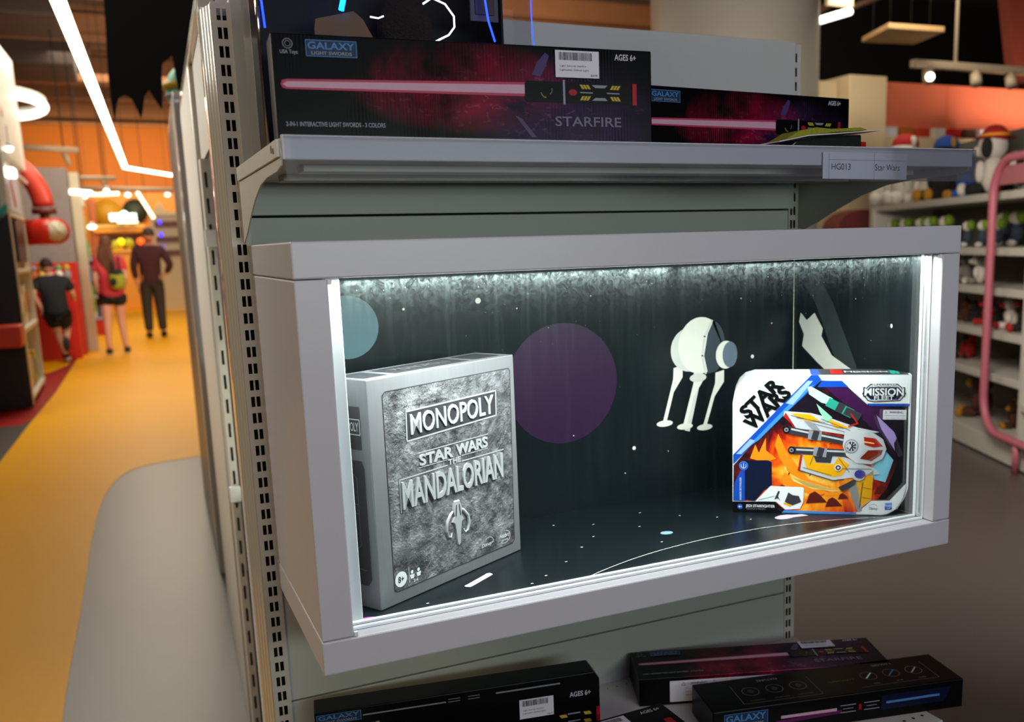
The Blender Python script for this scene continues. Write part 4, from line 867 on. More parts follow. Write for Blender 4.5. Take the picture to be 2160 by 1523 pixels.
for z in (.10, .70, 1.22, 1.72, 2.15):
    mb = MB(); mb.box(-1.40, X1 + .005, 8.71, 10.15 if z < 2 else 11.2, z - .04, z, TWH); mb.build('shelf', tw, True, bevel=.005)
mb = MB(); mb.box(-1.4, X1, 10.10, 10.16, .02, 2.2, TWH); mb.build('divider', tw, True)
mb = MB(); mb.box(X1 - .02, X1 - .001, 8.95, 9.35, 2.05, 2.5, TGR); mb.build('grey_corner_patch', tw, True)
mb = MB(); mb.cyl((X1 + .001, 9.15, 2.62), (X1 + .006, 9.15, 2.62), .05, mat('orange_badge', '#e07818', .4), 20); mb.build('orange_badge', tw, True)
mb = MB(); mb.box(X1 - .01, X1 + .004, 8.80, 9.9, 1.74, 2.14, PAPER); mb.build('poster', tw, True)
mb = MB(); mb.prism([(8.9, 2.1), (9.0, 2.1), (9.35, 1.80), (9.25, 1.78)], 'x', X1 + .004, X1 + .010, REDK); mb.build('red_brushstroke', tw, True)
bench = thing('red_bench', 'orange-red box bench standing against the black end panel', 'bench', (-1.5, 8.3, 0))
mb = MB(); mb.box(-2.0, -.96, 8.12, 8.47, .58, .76, mat('orange_red_laminate', '#c03a20', .4)); mb.build('bench_top', bench, True, bevel=.01)
mb = MB(); mb.box(-1.9, -1.25, 8.16, 8.44, 0.0, .579, TBK); mb.build('bench_base', bench, True)
rnd = random.Random(11)
cols = ['#c8a030', '#9bb040', '#c04a3a', '#d8d0c0', '#5a7a9a', '#e8e0d0', '#b0602a', '#6aa060', '#8a8a90', '#d8b050']
gc = [mat('goods_%d' % i, c, .5) for i, c in enumerate(cols)]
nm_ = {0: 'mustard', 1: 'lime green', 2: 'brick red', 3: 'ivory', 4: 'slate blue', 5: 'cream', 6: 'rust', 7: 'leaf green', 8: 'grey', 9: 'sand'}
lv = {.10: 'bottom', .70: 'second', 1.22: 'third'}
for z in (.10, .70, 1.22):
    y = 8.74; order = 0
    while y < 9.95:
        wd = rnd.uniform(.14, .24); hh = rnd.uniform(.24, .40); ci = rnd.randrange(10); order += 1
        mb = MB(); mb.box(-1.25, X1 - .03, y, y + wd, z, z + hh, gc[ci]); mb.box(X1 - .0305, X1 - .027, y + wd * .2, y + wd * .8, z + hh * .3, z + hh * .8, gc[(ci + 4) % 10])
        o = mb.build('toy_carton', bevel=.004)
        tag(o, '%s toy carton, %s from near end on %s shelf of the white tower' % (nm_[ci], ['first', 'second', 'third', 'fourth', 'fifth', 'sixth', 'seventh', 'eighth', 'ninth'][order - 1], lv[z]), 'carton', 'toy cartons on the white tower')
        y += wd + .02
mb = MB(); mb.box(-1.2, X1 + .004, 9.05, 9.85, 1.28, 1.66, mat('dark_framed_picture', '#2c2a38', .3)); tag(mb.build('dark_picture_panel', bevel=.004), 'dark framed panel on the third shelf of the white tower', 'panel')

# ring pendant lamp
LAMPW = mat('white_lamp_glow', '#fffdf4', .5, emit=2.6); LAMPWARM = mat('warm_lamp_glow', '#fff0d0', .5, emit=3.2, ecol='#ffe8c0')
rl = thing('ring_lamp', 'white glowing ring lamp hanging beside the tall white tower', 'lamp', (-1.24, 11.8, 3.02)); rl.rotation_euler = (-.13, 0, 0)
def circ(cx, cy, cz, r, n=40, ax='z'):
    return [(cx + r * math.cos(2 * PI * i / n), cy + r * math.sin(2 * PI * i / n), cz) for i in range(n)]
mb = MB(); mb.tube(circ(0, 0, 0, .50), .045, LAMPW, 12, closed=True); mb.build('glowing_ring', rl)
mb = MB(); mb.tube(circ(0, 0, .07, .50), .032, TWH, 12, closed=True); mb.build('housing', rl)
mb = MB()
for a in (0, 2.1, 4.2): mb.cyl((.50 * math.cos(a), .50 * math.sin(a), .08), (0, 0, 1.1), .002, BLK, 6)
mb.cyl((0, 0, 1.1), (0, 0, 1.78), .003, BLK, 6); mb.build('hanging_wires', rl)

# long zig-zag linear light
zl = thing('linear_light', 'long bright zig-zag linear light hanging over the yellow aisle', 'lamp', (0, 12, 3.0))
pts = [(-.44, 3.0, 3.0), (-.353, 6.44, 3.0), (.166, 20.0, 3.0), (1.10, 21.9, 3.0), (1.9, 23.5, 3.0)]
LAMPY = mat('linear_light_glow', '#fffbe8', .5, emit=7.0, ecol='#fff6d8')
mb = MB()
for a, c in zip(pts[:-1], pts[1:]):
    d = Vector((c[0] - a[0], c[1] - a[1], 0)).normalized(); n = Vector((-d.y, d.x, 0)) * .042
    P4 = [(a[0] + n.x, a[1] + n.y), (c[0] + n.x, c[1] + n.y), (c[0] - n.x, c[1] - n.y), (a[0] - n.x, a[1] - n.y)]
    mb.prism(P4, 'z', 2.99, 3.03, LAMPY)
mb.build('glowing_diffuser', zl, True)
mb = MB()
for x, y in [(-.353, 6.44), (-.1, 13.0), (.166, 20), (1.1, 21.9)]: mb.cyl((x, y, 3.03), (x, y, 4.8), .004, BLK, 6)
mb.build('hanging_wires', zl, True)

# black ragged banner
mb = MB()
prof = [(-.100, 4.79), (-.102, 2.6), (-.112, 2.35), (-.123, 2.15), (-.123, 2.02), (-.117, 1.925), (-.100, 2.005), (-.088, 2.038), (-.062, 2.052), (-.035, 2.037), (-.016, 1.99), (-.003, 1.945), (.010, 1.985), (.022, 2.046), (.045, 2.079), (.070, 2.03), (.094, 1.99), (.100, 2.04), (.108, 2.15), (.115, 2.20), (.14, 2.22), (.161, 2.24), (.18, 2.0), (.26, 2.12), (.33, 1.95), (.42, 2.2), (.50, 2.05), (.585, 2.3), (.585, 4.79)]
mb.prism(prof, 'y', 3.99, 4.01, mat('black_felt', '#020202', .95)); tag(mb.build('ragged_banner', bevel=.003), 'large black hanging banner with ragged pointed lower edge', 'banner')
# striped balloon decoration
bl = thing('balloon_decoration', 'teal and yellow striped dome decoration peeking beside the black banner', 'decoration', (.45, 7.0, 2.35))
mb = MB(); mb.ball((.45, 7.0, 2.53), (.16, .16, .19), mat('teal_dome', '#45b8a0', .5), 28, 14); mb.build('teal_dome', bl, True)
mb = MB(); mb.tube(circ(.45, 7.0, 2.56, .160), .030, mat('yellow_band', '#b8a010', .5), 10, closed=True); mb.build('yellow_band', bl, True)
mb = MB(); mb.tube(circ(.45, 7.0, 2.49, .155), .014, mat('lilac_band', '#8a82b0', .5), 10, closed=True); mb.build('lilac_band', bl, True); mb = MB(); mb.cyl((.45, 7, 2.71), (.45, 7, 4.8), .003, BLK, 6); mb.build('hanging_cord', bl, True)

# red tube and clock
RED = mat('glossy_red', '#c8281c', .3); RED2 = mat('coral_red', '#c8402e', .4)
rt = thing('red_pipe', 'thick curved red pipe bending down above the red clock', 'pipe', (-.95, 11.3, 2.1))
mb = MB(); mb.tube([(-1.55 + .70 * math.sin(a), 11.35, 1.88 + .62 * math.cos(a)) for a in [PI / 2 * i / 14 for i in range(15)]], .11, RED2, 20); mb.build('pipe_bend', rt, True)
mb = MB(); mb.cyl((-.85, 11.35, 1.86), (-.85, 11.35, 1.80), .125, mat('dark_collar', '#5a1610', .5), 20); mb.cyl((-.85, 11.35, 1.80), (-.85, 11.35, 1.74), .05, mat('dark_collar2', '#5a3a28', .5), 14); mb.build('collar', rt, True)
ck = thing('clock', 'round clock on the front of a fat red drum below the red pipe', 'clock', (-.80, 11.2, 1.6))
cd = Vector((.34, -.94, 0)).normalized(); c0 = Vector((-.745, 11.02, 1.602)); c1 = c0 - cd * .40 + Vector((-.16, 0, 0))
mb = MB(); mb.cyl(c0 - cd * .0, c1, .142, RED, 32); mb.build('red_drum', ck, True)
mb = MB(); mb.cyl(c0, c0 + cd * .02, .142, RED, 32); mb.build('rim', ck, True)
mb = MB(); mb.cyl(c0 + cd * .0202, c0 + cd * .024, .112, mat('clock_face', '#c9bfa8', .4), 32); fc = mb.build('dial', ck, True)
U = Vector((-cd.y, cd.x, 0)); p = Print(c0 + cd * .025, U, (0, 0, 1), cd)
for i in range(12):
    a = PI / 6 * i; p.line([(.085 * math.cos(a), .085 * math.sin(a)), (.10 * math.cos(a), .10 * math.sin(a))], .006, INK_K, 0)
p.line([(0, 0), (.045, -.03)], .010, INK_K, 1); p.line([(0, 0), (-.03, .07)], .008, INK_K, 1); p.build('dial_marks', ck, True)

# grey tiled pier behind the clock
m, nt, bb = nodes('grey_tile')
br_ = nt.nodes.new('ShaderNodeTexBrick'); br_.inputs['Scale'].default_value = 14; br_.inputs['Color1'].default_value = lin('#8f8480'); br_.inputs['Color2'].default_value = lin('#857a78'); br_.inputs['Mortar'].default_value = lin('#6b605e'); br_.inputs['Mortar Size'].default_value = .012
L(nt, mapping(nt, (1, 1, 1), rot=(PI / 2, 0, 0)), br_.inputs['Vector']); L(nt, br_.outputs[0], bb.inputs['Base Color'])
mb = MB(); mb.box(-1.5, -.66, 13.5, 14.2, 1.25, 2.48, m); mb.box(-1.5, -.66, 13.5, 14.2, .0, 1.25, RED); struct(mb.build('wall_pier'))
cp = thing('cream_shelf_post', 'tall cream shelf end post beside the grey tiled pier', 'post', (-.62, 14.3, 0))
mb = MB(); mb.box(-.655, -.53, 14.0, 14.4, 0, 2.46, mat('cream_post', '#c9bfa4', .5)); mb.build('post_body', cp, True, bevel=.01)
for i, z in enumerate((.55, .95, 1.30, 1.65, 2.0)):
    mb = MB(); mb.box(-.528, -.50, 14.02, 14.35, z, z + .22, gc[(i * 3 + 1) % 10]); mb.build('colour_sample', cp, True)
# low red cabinet with toys on top
rc = thing('red_cabinet', 'low glossy red cabinet to the left of the walking boy', 'cabinet', (-1.1, 13.2, 0))
mb = MB(); mb.box(-1.6, -.70, 13.0, 13.42, .0, .98, RED); mb.build('cabinet_body', rc, True, bevel=.01)
mb = MB(); mb.box(-1.6, -.69, 12.98, 13.43, .981, 1.01, RED2); mb.build('cabinet_top', rc, True)
for i in range(6):
    mb = MB(); x = -1.25 + i * .095; mb.ball((x, 13.2, 1.01 + .075), (.05, .05, .075), gc[(i * 3 + 3) % 10], 14, 8); mb.ball((x, 13.2, 1.185), .042, gc[(i * 3 + 5) % 10], 14, 8)
    tag(mb.build('small_figure'), '%s small toy figure on the red cabinet, %s from the left' % (nm_[(i * 3 + 3) % 10], ['first', 'second', 'third', 'fourth', 'fifth', 'sixth'][i]), 'toy figure', 'toy figures on the red cabinet')
# lavender shelf rack
lr = thing('lilac_rack', 'lilac shelf rack with red base behind the woman', 'shelving', (-.62, 17.2, 0))
LIL = mat('lilac_shelf', '#a7a2c4', .4)
for z in (.26, .62, .94, 1.24):
    mb = MB(); mb.box(-.86, -.40, 17.0, 17.5, z, z + .05, LIL); mb.build('shelf', lr, True, bevel=.005)
mb = MB(); mb.box(-.88, -.86, 17.0, 17.5, 0, 1.32, LIL); mb.build('side', lr, True)
mb = MB(); mb.box(-.88, -.40, 16.98, 17.5, 0, .25, RED); mb.build('red_base', lr, True)
mb = MB(); mb.box(-.86, -.40, 17.45, 17.5, .31, 1.32, mat('maroon_back', '#3a0c0c', .5)); mb.build('back', lr, True)
for j, z in enumerate((.31, .67, .99, 1.29)):
    for i in range(3):
        mb = MB(); x = -.80 + i * .14; mb.box(x, x + .11, 17.05, 17.25, z + .001, z + .18, gc[(i + j * 4 + 2) % 10]); tag(mb.build('toy_carton', bevel=.01), '%s carton on the %s level of the lilac rack, %s from the left' % (nm_[(i + j * 4 + 2) % 10], ['lowest', 'second', 'third', 'top'][j], ['first', 'second', 'third'][i]), 'carton', 'cartons on the lilac rack')
mb = MB(); mb.cyl((-.66, 16.6, 1.2), (-.80, 16.7, 2.25), .045, mat('lilac_post', '#8c84a0', .5), 16); mb.cyl((-.66, 16.6, 0), (-.66, 16.6, 1.2), .045, MATS['lilac_post'], 16); tag(mb.build('round_post'), 'round grey-lilac post rising above the lilac rack', 'post')

# far candy shop
ct = thing('shop_counter', 'long bright yellow shop counter at the far end of the aisle', 'counter', (.6, 25.3, 0))
YLW = mat('yellow_laminate', '#f0a00c', .4)
mb = MB(); mb.box(-.5, 2.0, 25.0, 25.6, 0, 1.42, YLW); mb.build('counter_body', ct, True, bevel=.02)
mb = MB(); mb.box(-.55, 2.05, 24.95, 25.65, 1.421, 1.47, mat('yellow_top', '#ffc028', .3)); mb.build('counter_top', ct, True)
fs = thing('storefront', 'orange storefront with bulkhead and dark shelf opening behind the counter', 'storefront', (.3, 27, 0))
mb = MB(); mb.box(-2.5, 2.6, 26.6, 26.8, 0, 2.9, mat('amber_wall', '#d07a08', .5)); mb.build('facade', fs, True)
mb = MB(); mb.box(-.62, .62, 26.3, 26.6, 1.90, 2.08, YLW); mb.build('bulkhead', fs, True, bevel=.02)
mb = MB(); mb.box(-.62, .55, 26.25, 26.6, 2.02, 2.11, mat('pale_canopy', '#e8b860', .5)); mb.build('canopy', fs, True)
mb = MB(); mb.box(-.30, .60, 26.5, 26.61, 1.50, 1.82, mat('dark_shelf_opening', '#4a1408', .6)); mb.build('shelf_opening', fs, True)
mb = MB(); mb.box(-.66, -.52, 26.4, 26.6, 0.6, 2.75, mat('orange_jamb', '#a04c08', .5)); mb.build('jamb', fs, True)
mb = MB(); mb.cyl((.40, 26.4, 2.45), (.40, 26.5, 2.45), .30, mat('dark_green_disc', '#1e2412', .6), 32); tag(mb.build('sign_backing_disc'), 'dark round disc behind the glowing white shop sign', 'disc')
mb = MB(); mb.cyl((-.25, 26.45, 2.42), (-.25, 26.5, 2.42), .34, mat('ochre_disc', '#a87808', .6), 32); tag(mb.build('ochre_disc'), 'ochre yellow round disc left of the glowing shop sign', 'disc')
# glowing script sign: looping tube of light
sg = thing('glowing_sign', 'glowing pale blue-white script sign above the far counter', 'sign', (.10, 25.9, 2.3))
NEO = mat('pale_blue_neon', '#e8fbff', .4, emit=2.2, ecol='#d8f8ff')
pts = []
for i in range(120):
    t = i / 119; pts.append((-.22 + .62 * t + .05 * math.sin(2 * PI * t * 6.0), 25.9, 2.27 + .07 * math.cos(2 * PI * t * 6.0) + (.10 * math.exp(-((t - .55) / .06) ** 2))))
mb = MB(); mb.tube(pts, .030, NEO, 8); mb.build('script_tube', sg, True)
mb = MB(); mb.box(-.05, .42, 25.9, 25.96, 2.13, 2.17, LAMPWARM); mb.build('underline_bar', sg, True); mb = MB(); mb.box(.05, .09, 25.93, 26.61, 2.10, 2.13, TBK); mb.box(.28, .32, 25.93, 26.61, 2.10, 2.13, TBK); mb.build('support_arm', sg, True)
for i, (x, z, c, e) in enumerate([(-.02, 1.66, '#ffd010', 1.6), (.42, 1.66, '#ff5a18', 1.4), (-.15, 1.58, '#a0a010', .15), (.15, 1.62, '#98a018', .15), (.60, 1.6, '#c85020', .3)]):
    mb = MB(); mb.ball((x, 25.3, z), .085 if i < 2 else .12, mat('glow_ball_%d' % i, c, .4, emit=e), 16, 10); mb.cyl((x, 25.3, 1.47), (x, 25.3, z - .06), .03, YLW, 12)
    tag(mb.build('candy_jar'), ['glowing yellow round jar on the far counter', 'glowing orange-red round jar on the far counter', 'olive round jar left of the glowing yellow one', 'olive green round jar right of the glowing yellow one', 'rust coloured round jar at the right of the far counter'][i], 'jar', 'round jars on the far counter')
# gabled white cabinet
gc2 = thing('gabled_cabinet', 'white shelf cabinet with gabled top and small blue lights, far right of the aisle', 'cabinet', (.95, 24.2, 0))
CRM = mat('cream_cabinet', '#c8b48c', .5); BRW = mat('brown_shelf', '#5a2408', .5)
mb = MB(); mb.box(.66, 1.5, 24.2, 24.6, 0, 2.24, CRM); mb.prism([(.58, 2.24), (.75, 2.36), (.88, 2.58), (1.0, 2.36), (1.5, 2.28), (1.5, 2.24)], 'y', 24.15, 24.6, CRM); mb.build('cabinet_body', gc2, True)
for z in (1.62, 1.98, 1.30):
    mb = MB(); mb.box(.74, 1.5, 24.12, 24.2, z, z + .12, BRW); mb.build('shelf', gc2, True)
BLED = mat('blue_spot_glow', '#3020ff', .4, emit=3.0, ecol='#3a28ff')
for z in (2.08, 1.78, 1.48):
    mb = MB(); mb.box(.82, .88, 24.08, 24.12, z - .04, z + .05, BLED); mb.build('blue_light', gc2, True)

# pendant tubes, tracks and spots over the aisle
def at(px, py, Y): return (px, Y, py)
lampspec = [('tube', (-.66, 14, 2.20), (-.38, 14, 2.18), .035, 'short glowing tube lamp over the lilac rack'), ('tube', (-.80, 19, 2.47), (-.38, 19, 2.44), .030, 'pale tube lamp below the orange bulkhead, left half'), ('tube', (-.36, 19, 2.44), (.0, 19, 2.46), .030, 'pale tube lamp below the orange bulkhead, right half'),
            ('tube', (.38, 22, 2.66), (.66, 22, 2.10), .035, 'slanting glowing tube lamp above the man')]
for k, a, c, r, lab in lampspec:
    t = thing('tube_lamp', lab, 'lamp', (0, 0, 0), 0, 'tube lamps over the aisle'); mb = MB(); mb.cyl(a, c, r, LAMPWARM if k and a[1] > 15 else LAMPW, 14); mb.build('glowing_tube', t)
    mb = MB(); mb.cyl(((a[0] + c[0]) / 2, a[1], (a[2] + c[2]) / 2), ((a[0] + c[0]) / 2, a[1], 4.8), .006, BLK, 6); mb.build('hanging_wire', t)
for i, (x, y, z, r) in enumerate([(-.60, 20, 2.46, .05), (.16, 20, 2.49, .055), (.88, 20, 2.49, .05), (-.20, 14, 2.21, .04), (-.62, 25, 2.02, .07), (-.93, 8.9, 2.27, .035)]):
    t = thing('spot_lamp', ['round glowing spot lamp above the lilac rack', 'round glowing spot lamp above the script sign', 'round glowing spot lamp above the gabled cabinet', 'small round spot lamp on the short tube lamp track', 'oval glowing lamp beside the ochre disc', 'small glowing spot lamp on the edge of the tall white tower'][i], 'lamp', (x, y, z), 0, 'spot lamps over the aisle')
    mb = MB(); mb.ball((0, 0, 0), (r * (1.5 if i in (4,) else 1), r, r * .8), LAMPW, 16, 10); mb.build('bulb', t); mb = MB(); mb.cyl((0, 0, r * .6), (0, 0, 4.79 - z if i != 5 else .2), .003, BLK, 6); mb.cyl((0, 0, r * .5), (0, 0, r * 1.6), r * .7, TWH, 12); mb.build('stem', t)
TRK = mat('cream_track', '#a08a70', .5)
for i, (a, c) in enumerate([((-1.4, 14, 2.80), (-.49, 14, 2.75)), ((-1.0, 16, 2.53), (-.05, 16, 2.52)), ((-.9, 18, 2.50), (1.4, 18, 2.46))]):
    t = thing('lighting_track', ['cream lighting track over the grey tiled pier', 'cream lighting track with hanging spot before the orange wall', 'long cream pipe crossing the aisle below the orange wall'][i], 'track', (0, 0, 0), 0, 'tracks over the aisle')
    mb = MB(); mb.cyl(a, c, .038, TRK, 12); mb.build('track_bar', t)
    mb = MB(); xm = c[0] - .18; mb.cyl((xm, a[1], c[2] - .03), (xm + .05, a[1], c[2] - .20), .035, TRK, 12); mb.cyl((xm, a[1], c[2]), (xm, a[1], 4.8), .008, BLK, 6); mb.build('spot_head', t)
mb = MB(); mb.box(-.98, -.90, 8.72, 8.98, 2.02, 2.10, LAMPW); tag(mb.build('light_bar', bevel=.01), 'short white light bar on the edge of the tall white tower', 'lamp')

# ------------------------------------------------------------------ people walking away
SKIN = mat('skin', '#c98a68', .55); SKINP = mat('pale_skin', '#d09a80', .55); HAIRB = mat('dark_brown_hair', '#2a150c', .7, bump=.5, scale=120); HAIRL = mat('long_brown_hair', '#5c3216', .65, bump=.8, scale=90); HAIRG = mat('greying_hair', '#3a2a24', .7, bump=.5, scale=120)
def skin(name, parent, joints, edges, mt, sub=2, root=0):
    """one continuous skinned surface over a jointed skeleton; joints: (x,y,z,r or (rx,ry))"""
    me = bpy.data.meshes.new(name); me.from_pydata([j[:3] for j in joints], edges, []); me.materials.append(mt)
    o = bpy.data.objects.new(name, me); C.objects.link(o); o.parent = parent
    sk = o.modifiers.new('skin', 'SKIN'); sk.use_smooth_shade = True
    if not me.skin_vertices: pass
    for i, j in enumerate(joints):
        r = j[3]; me.skin_vertices[0].data[i].radius = r if isinstance(r, tuple) else (r, r)
        me.skin_vertices[0].data[i].use_root = (i == root)
    s = o.modifiers.new('sub', 'SUBSURF'); s.levels = sub; s.render_levels = sub
    dg = bpy.context.evaluated_depsgraph_get(); ev = o.evaluated_get(dg); m2 = bpy.data.meshes.new_from_object(ev)
    o.modifiers.clear(); o.data = m2; m2.polygons.foreach_set('use_smooth', [True] * len(m2.polygons)); bpy.data.meshes.remove(me); me = m2
    if not m2.materials: m2.materials.append(mt)
    return o
def hand_chain(J, E, w_, dx, dy, dz, s, side):
    """palm and five curled fingers continuing from wrist joint w_"""
    x, y, z = J[w_][:3]; J.append((x + dx * .07 * s, y + dy * .07 * s, z + dz * .07 * s, (.030 * s, .016 * s))); E.append((w_, len(J) - 1)); return
def fingers(parent, base, s, mt):
    x, y, z = base
    for i in range(4):
        ox = (-.027 + i * .018) * s; ln = (.070, .078, .074, .058)[i] * s
        skin('finger', parent, [(x + ox * .3, y + ox, z, .008 * s), (x + ox * .3, y + ox, z - ln * .5, .0085 * s), (x + ox * .3 + .012 * s, y + ox, z - ln * .85, .0075 * s), (x + ox * .3 + .022 * s, y + ox, z - ln, .006 * s)], [(0, 1), (1, 2), (2, 3)], mt, 1)
    skin('thumb', parent, [(x, y - .028 * s, z + .045 * s, .010 * s), (x + .006 * s, y - .050 * s, z + .018 * s, .009 * s), (x + .012 * s, y - .055 * s, z - .008 * s, .007 * s)], [(0, 1), (1, 2)], mt, 1)
def head(parent, c, s, skinm, hairm, yaw, hair='short'):
    """head with face, ears; s = head height; looks along +y turned by yaw"""
    cx, cy, cz = c; R = Matrix.Rotation(yaw, 3, 'Z')
    def W_(v): q = R @ Vector(v); return (cx + q.x, cy + q.y, cz + q.z)
    mb = MB()
    def shp(d):
        q = 1.0
        if d.z < -.2: q *= 1 - .28 * (-d.z - .2) * (1 if d.y < .2 else .4)
        return q
    mb.ball((cx, cy, cz), (.33 * s, .42 * s, .5 * s), skinm, 24, 16, mtx=R, k=shp)
    mb.ball(W_((0, .43 * s, -.05 * s)), (.05 * s, .07 * s, .09 * s), skinm, 10, 8)
    for sx in (-1, 1):
        mb.ball(W_((sx * .33 * s, -.02 * s, -.03 * s)), (.035 * s, .07 * s, .11 * s), skinm, 10, 8)
        mb.ball(W_((sx * .13 * s, .385 * s, .02 * s)), (.045 * s, .02 * s, .03 * s), INK_K, 10, 6)
    mb.ball(W_((0, .385 * s, -.22 * s)), (.09 * s, .025 * s, .02 * s), mat('lips', '#9a4a40', .5), 10, 6)
    mb.build('head', parent)
    mb = MB()
    mb.ball(W_((0, -.055 * s, .06 * s)), (.365 * s, .42 * s, .475 * s), hairm, 24, 16, mtx=R, k=lambda d: 1.0 if d.z > -.35 else .86)
    if hair == 'long':
        mb.ball(W_((0, -.30 * s, -.55 * s)), (.42 * s, .22 * s, .80 * s), hairm, 22, 14)
        for i, (ox, ln) in enumerate([(-.34, 2.0), (-.18, 2.5), (.0, 2.7), (.18, 2.5), (.34, 2.2)]):
            mb.tube([W_((ox * s * (.8 + .3 * t) + .05 * s * math.sin(t * 9 + i), -.36 * s - .05 * s * math.sin(t * 5), -(.1 + t * ln) * s)) for t in [j / 8 for j in range(9)]], [.13 * s, .17 * s, .18 * s, .18 * s, .18 * s, .17 * s, .14 * s, .09 * s, .03 * s], hairm, 10)
    mb.build('hair', parent)


# man in a dark red sweater
mn = thing('person', 'person in dark maroon sweater and grey trousers walking away, right hand on hip', 'person', (.30, 15.8, 0))
J = [(0, 0, .93, (.15, .10)), (0, 0, 1.12, (.145, .095)), (0, .0, 1.32, (.175, .10)), (0, .01, 1.45, (.09, .07)), (0, .015, 1.54, .055),
     (-.18, .0, 1.40, .065), (-.235, -.02, 1.13, .045), (-.215, .02, .90, .034), (-.205, .03, .82, (.030, .018)),
     (.18, .0, 1.40, .065), (.30, -.06, 1.15, .045), (.22, .05, 1.00, .034), (.17, .06, .98, (.03, .02)),
     (-.085, 0, .88, .095), (-.10, .03, .50, .065), (-.105, -.06, .10, .045), (-.11, .06, .03, (.045, .035)),
     (.085, 0, .88, .095), (.095, .06, .50, .065), (.10, .03, .10, .045), (.11, .15, .03, (.045, .035))]
E_ = [(0, 1), (1, 2), (2, 3), (3, 4), (2, 5), (5, 6), (6, 7), (7, 8), (2, 9), (9, 10), (10, 11), (11, 12), (0, 13), (13, 14), (14, 15), (15, 16), (0, 17), (17, 18), (18, 19), (19, 20)]
skin('body', mn, J, E_, SKIN)
fingers(mn, (-.205, .03, .80), 1.0, SKIN)
SW_ = mat('maroon_knit', '#3c1014', .85, bump=.4, scale=250)
Jt = [(0, 0, .80, (.175, .125)), (0, 0, .90, (.178, .128)), (0, 0, 1.12, (.17, .12)), (0, 0, 1.32, (.20, .125)), (0, .01, 1.46, (.10, .085)), (-.19, .0, 1.40, .078), (-.24, -.02, 1.13, .060), (-.218, .02, .93, .046), (.19, .0, 1.40, .078), (.305, -.06, 1.15, .060), (.235, .04, 1.02, .046)]
skin('sweater', mn, Jt, [(0, 1), (1, 2), (2, 3), (3, 4), (3, 5), (5, 6), (6, 7), (3, 8), (8, 9), (9, 10)], SW_)
TR_ = mat('dark_grey_trousers', '#2a241c', .8, bump=.2, scale=200)
Jp = [(0, 0, .96, (.150, .11)), (-.088, 0, .84, .112), (-.102, .03, .50, .084), (-.106, -.06, .09, .066), (.088, 0, .84, .112), (.097, .06, .50, .084), (.101, .03, .09, .066)]
skin('trousers', mn, Jp, [(0, 1), (1, 2), (2, 3), (0, 4), (4, 5), (5, 6)], TR_)
for dx, dy in ((-.11, -.02), (.11, .07)):
    mb = MB(); mb.ball((dx, dy, .05), (.052, .14, .055), mat('black_shoe', '#0c0a0a', .4), 16, 10, k=lambda d: 1 if d.z > -.6 else .9); mb.build('shoe', mn)
head(mn, (.02, .02, 1.635), .235, SKIN, HAIRG, .7)

# woman with long hair and backpack
wm = thing('person', 'person with long brown hair, red shirt, black shorts and small green backpack, walking away', 'person', (-.27, 13.3, 0))
J = [(0, 0, .86, (.13, .10)), (0, 0, 1.0, (.11, .08)), (0, 0, 1.20, (.135, .085)), (0, .01, 1.32, (.07, .06)), (0, .015, 1.39, .045),
     (-.14, 0, 1.26, .050), (-.185, .0, 1.02, .036), (-.165, .07, .82, .028), (-.158, .09, .74, (.025, .016)),
     (.14, 0, 1.26, .050), (.18, -.02, 1.02, .036), (.15, .10, .88, .028), (.14, .15, .84, (.025, .016)),
     (-.075, 0, .80, .088), (-.095, -.02, .46, .058), (-.11, -.08, .10, .036), (-.11, .02, .035, (.036, .03)),
     (.075, 0, .80, .088), (.075, .06, .46, .058), (.095, .05, .10, .036), (.11, .14, .035, (.036, .03))]
skin('body', wm, J, E_, SKINP)
fingers(wm, (-.158, .09, .73), .85, SKINP)
REDT = mat('red_shirt', '#c03038', .75); Jt = [(0, 0, .73, (.16, .12)), (0, 0, .84, (.165, .125)), (0, 0, 1.0, (.145, .11)), (0, 0, 1.20, (.16, .105)), (0, .01, 1.33, (.085, .07)), (-.15, 0, 1.26, .066), (-.175, 0, 1.10, .058), (.15, 0, 1.26, .066), (.172, 0, 1.10, .058)]
skin('shirt', wm, Jt, [(0, 1), (1, 2), (2, 3), (3, 4), (3, 5), (5, 6), (3, 7), (7, 8)], REDT)
BKT = mat('black_cloth', '#0b0c0d', .8); Jp = [(0, 0, .88, (.145, .115)), (-.08, 0, .76, .112), (-.092, -.01, .64, .100), (.08, 0, .76, .112), (.082, .01, .64, .100)]
skin('shorts', wm, Jp, [(0, 1), (1, 2), (0, 3), (3, 4)], BKT)
for dx, dy in ((-.11, -.03), (.11, .09)):
    mb = MB(); mb.ball((dx, dy, .045), (.045, .125, .048), mat('dark_trainer', '#26242a', .5), 16, 10); mb.box(dx - .035, dx + .035, dy - .10, dy + .11, .0, .02, TGR); mb.build('shoe', wm)
head(wm, (-.01, .02, 1.465), .215, SKINP, HAIRL, -.3, 'long')
bp_ = thing('backpack', 'small lime green and black backpack on the back of the long-haired walker', 'backpack', (-.19, 13.13, 1.0))
mb = MB(); mb.ball((0, 0, 0), (.10, .06, .13), mat('lime_fabric', '#8a8c10', .7), 20, 12, k=lambda d: 1 / max(abs(d.x), abs(d.y), abs(d.z)) ** .35); mb.build('bag_body', bp_)
mb = MB(); mb.ball((0, .0, .085), (.095, .058, .060), BKT, 18, 10); mb.build('bag_flap', bp_)
mb = MB(); mb.ball((-.045, -.052, -.02), (.042, .02, .052), BKT, 16, 8); mb.build('front_patch', bp_)
mb = MB(); mb.tube([(-.03, .0, .12), (-.05, .05, .25), (-.05, .12, .31)], .012, BKT, 8); mb.tube([(.04, .0, .12), (.04, .05, .25), (.04, .12, .31)], .012, BKT, 8); mb.build('straps', bp_)

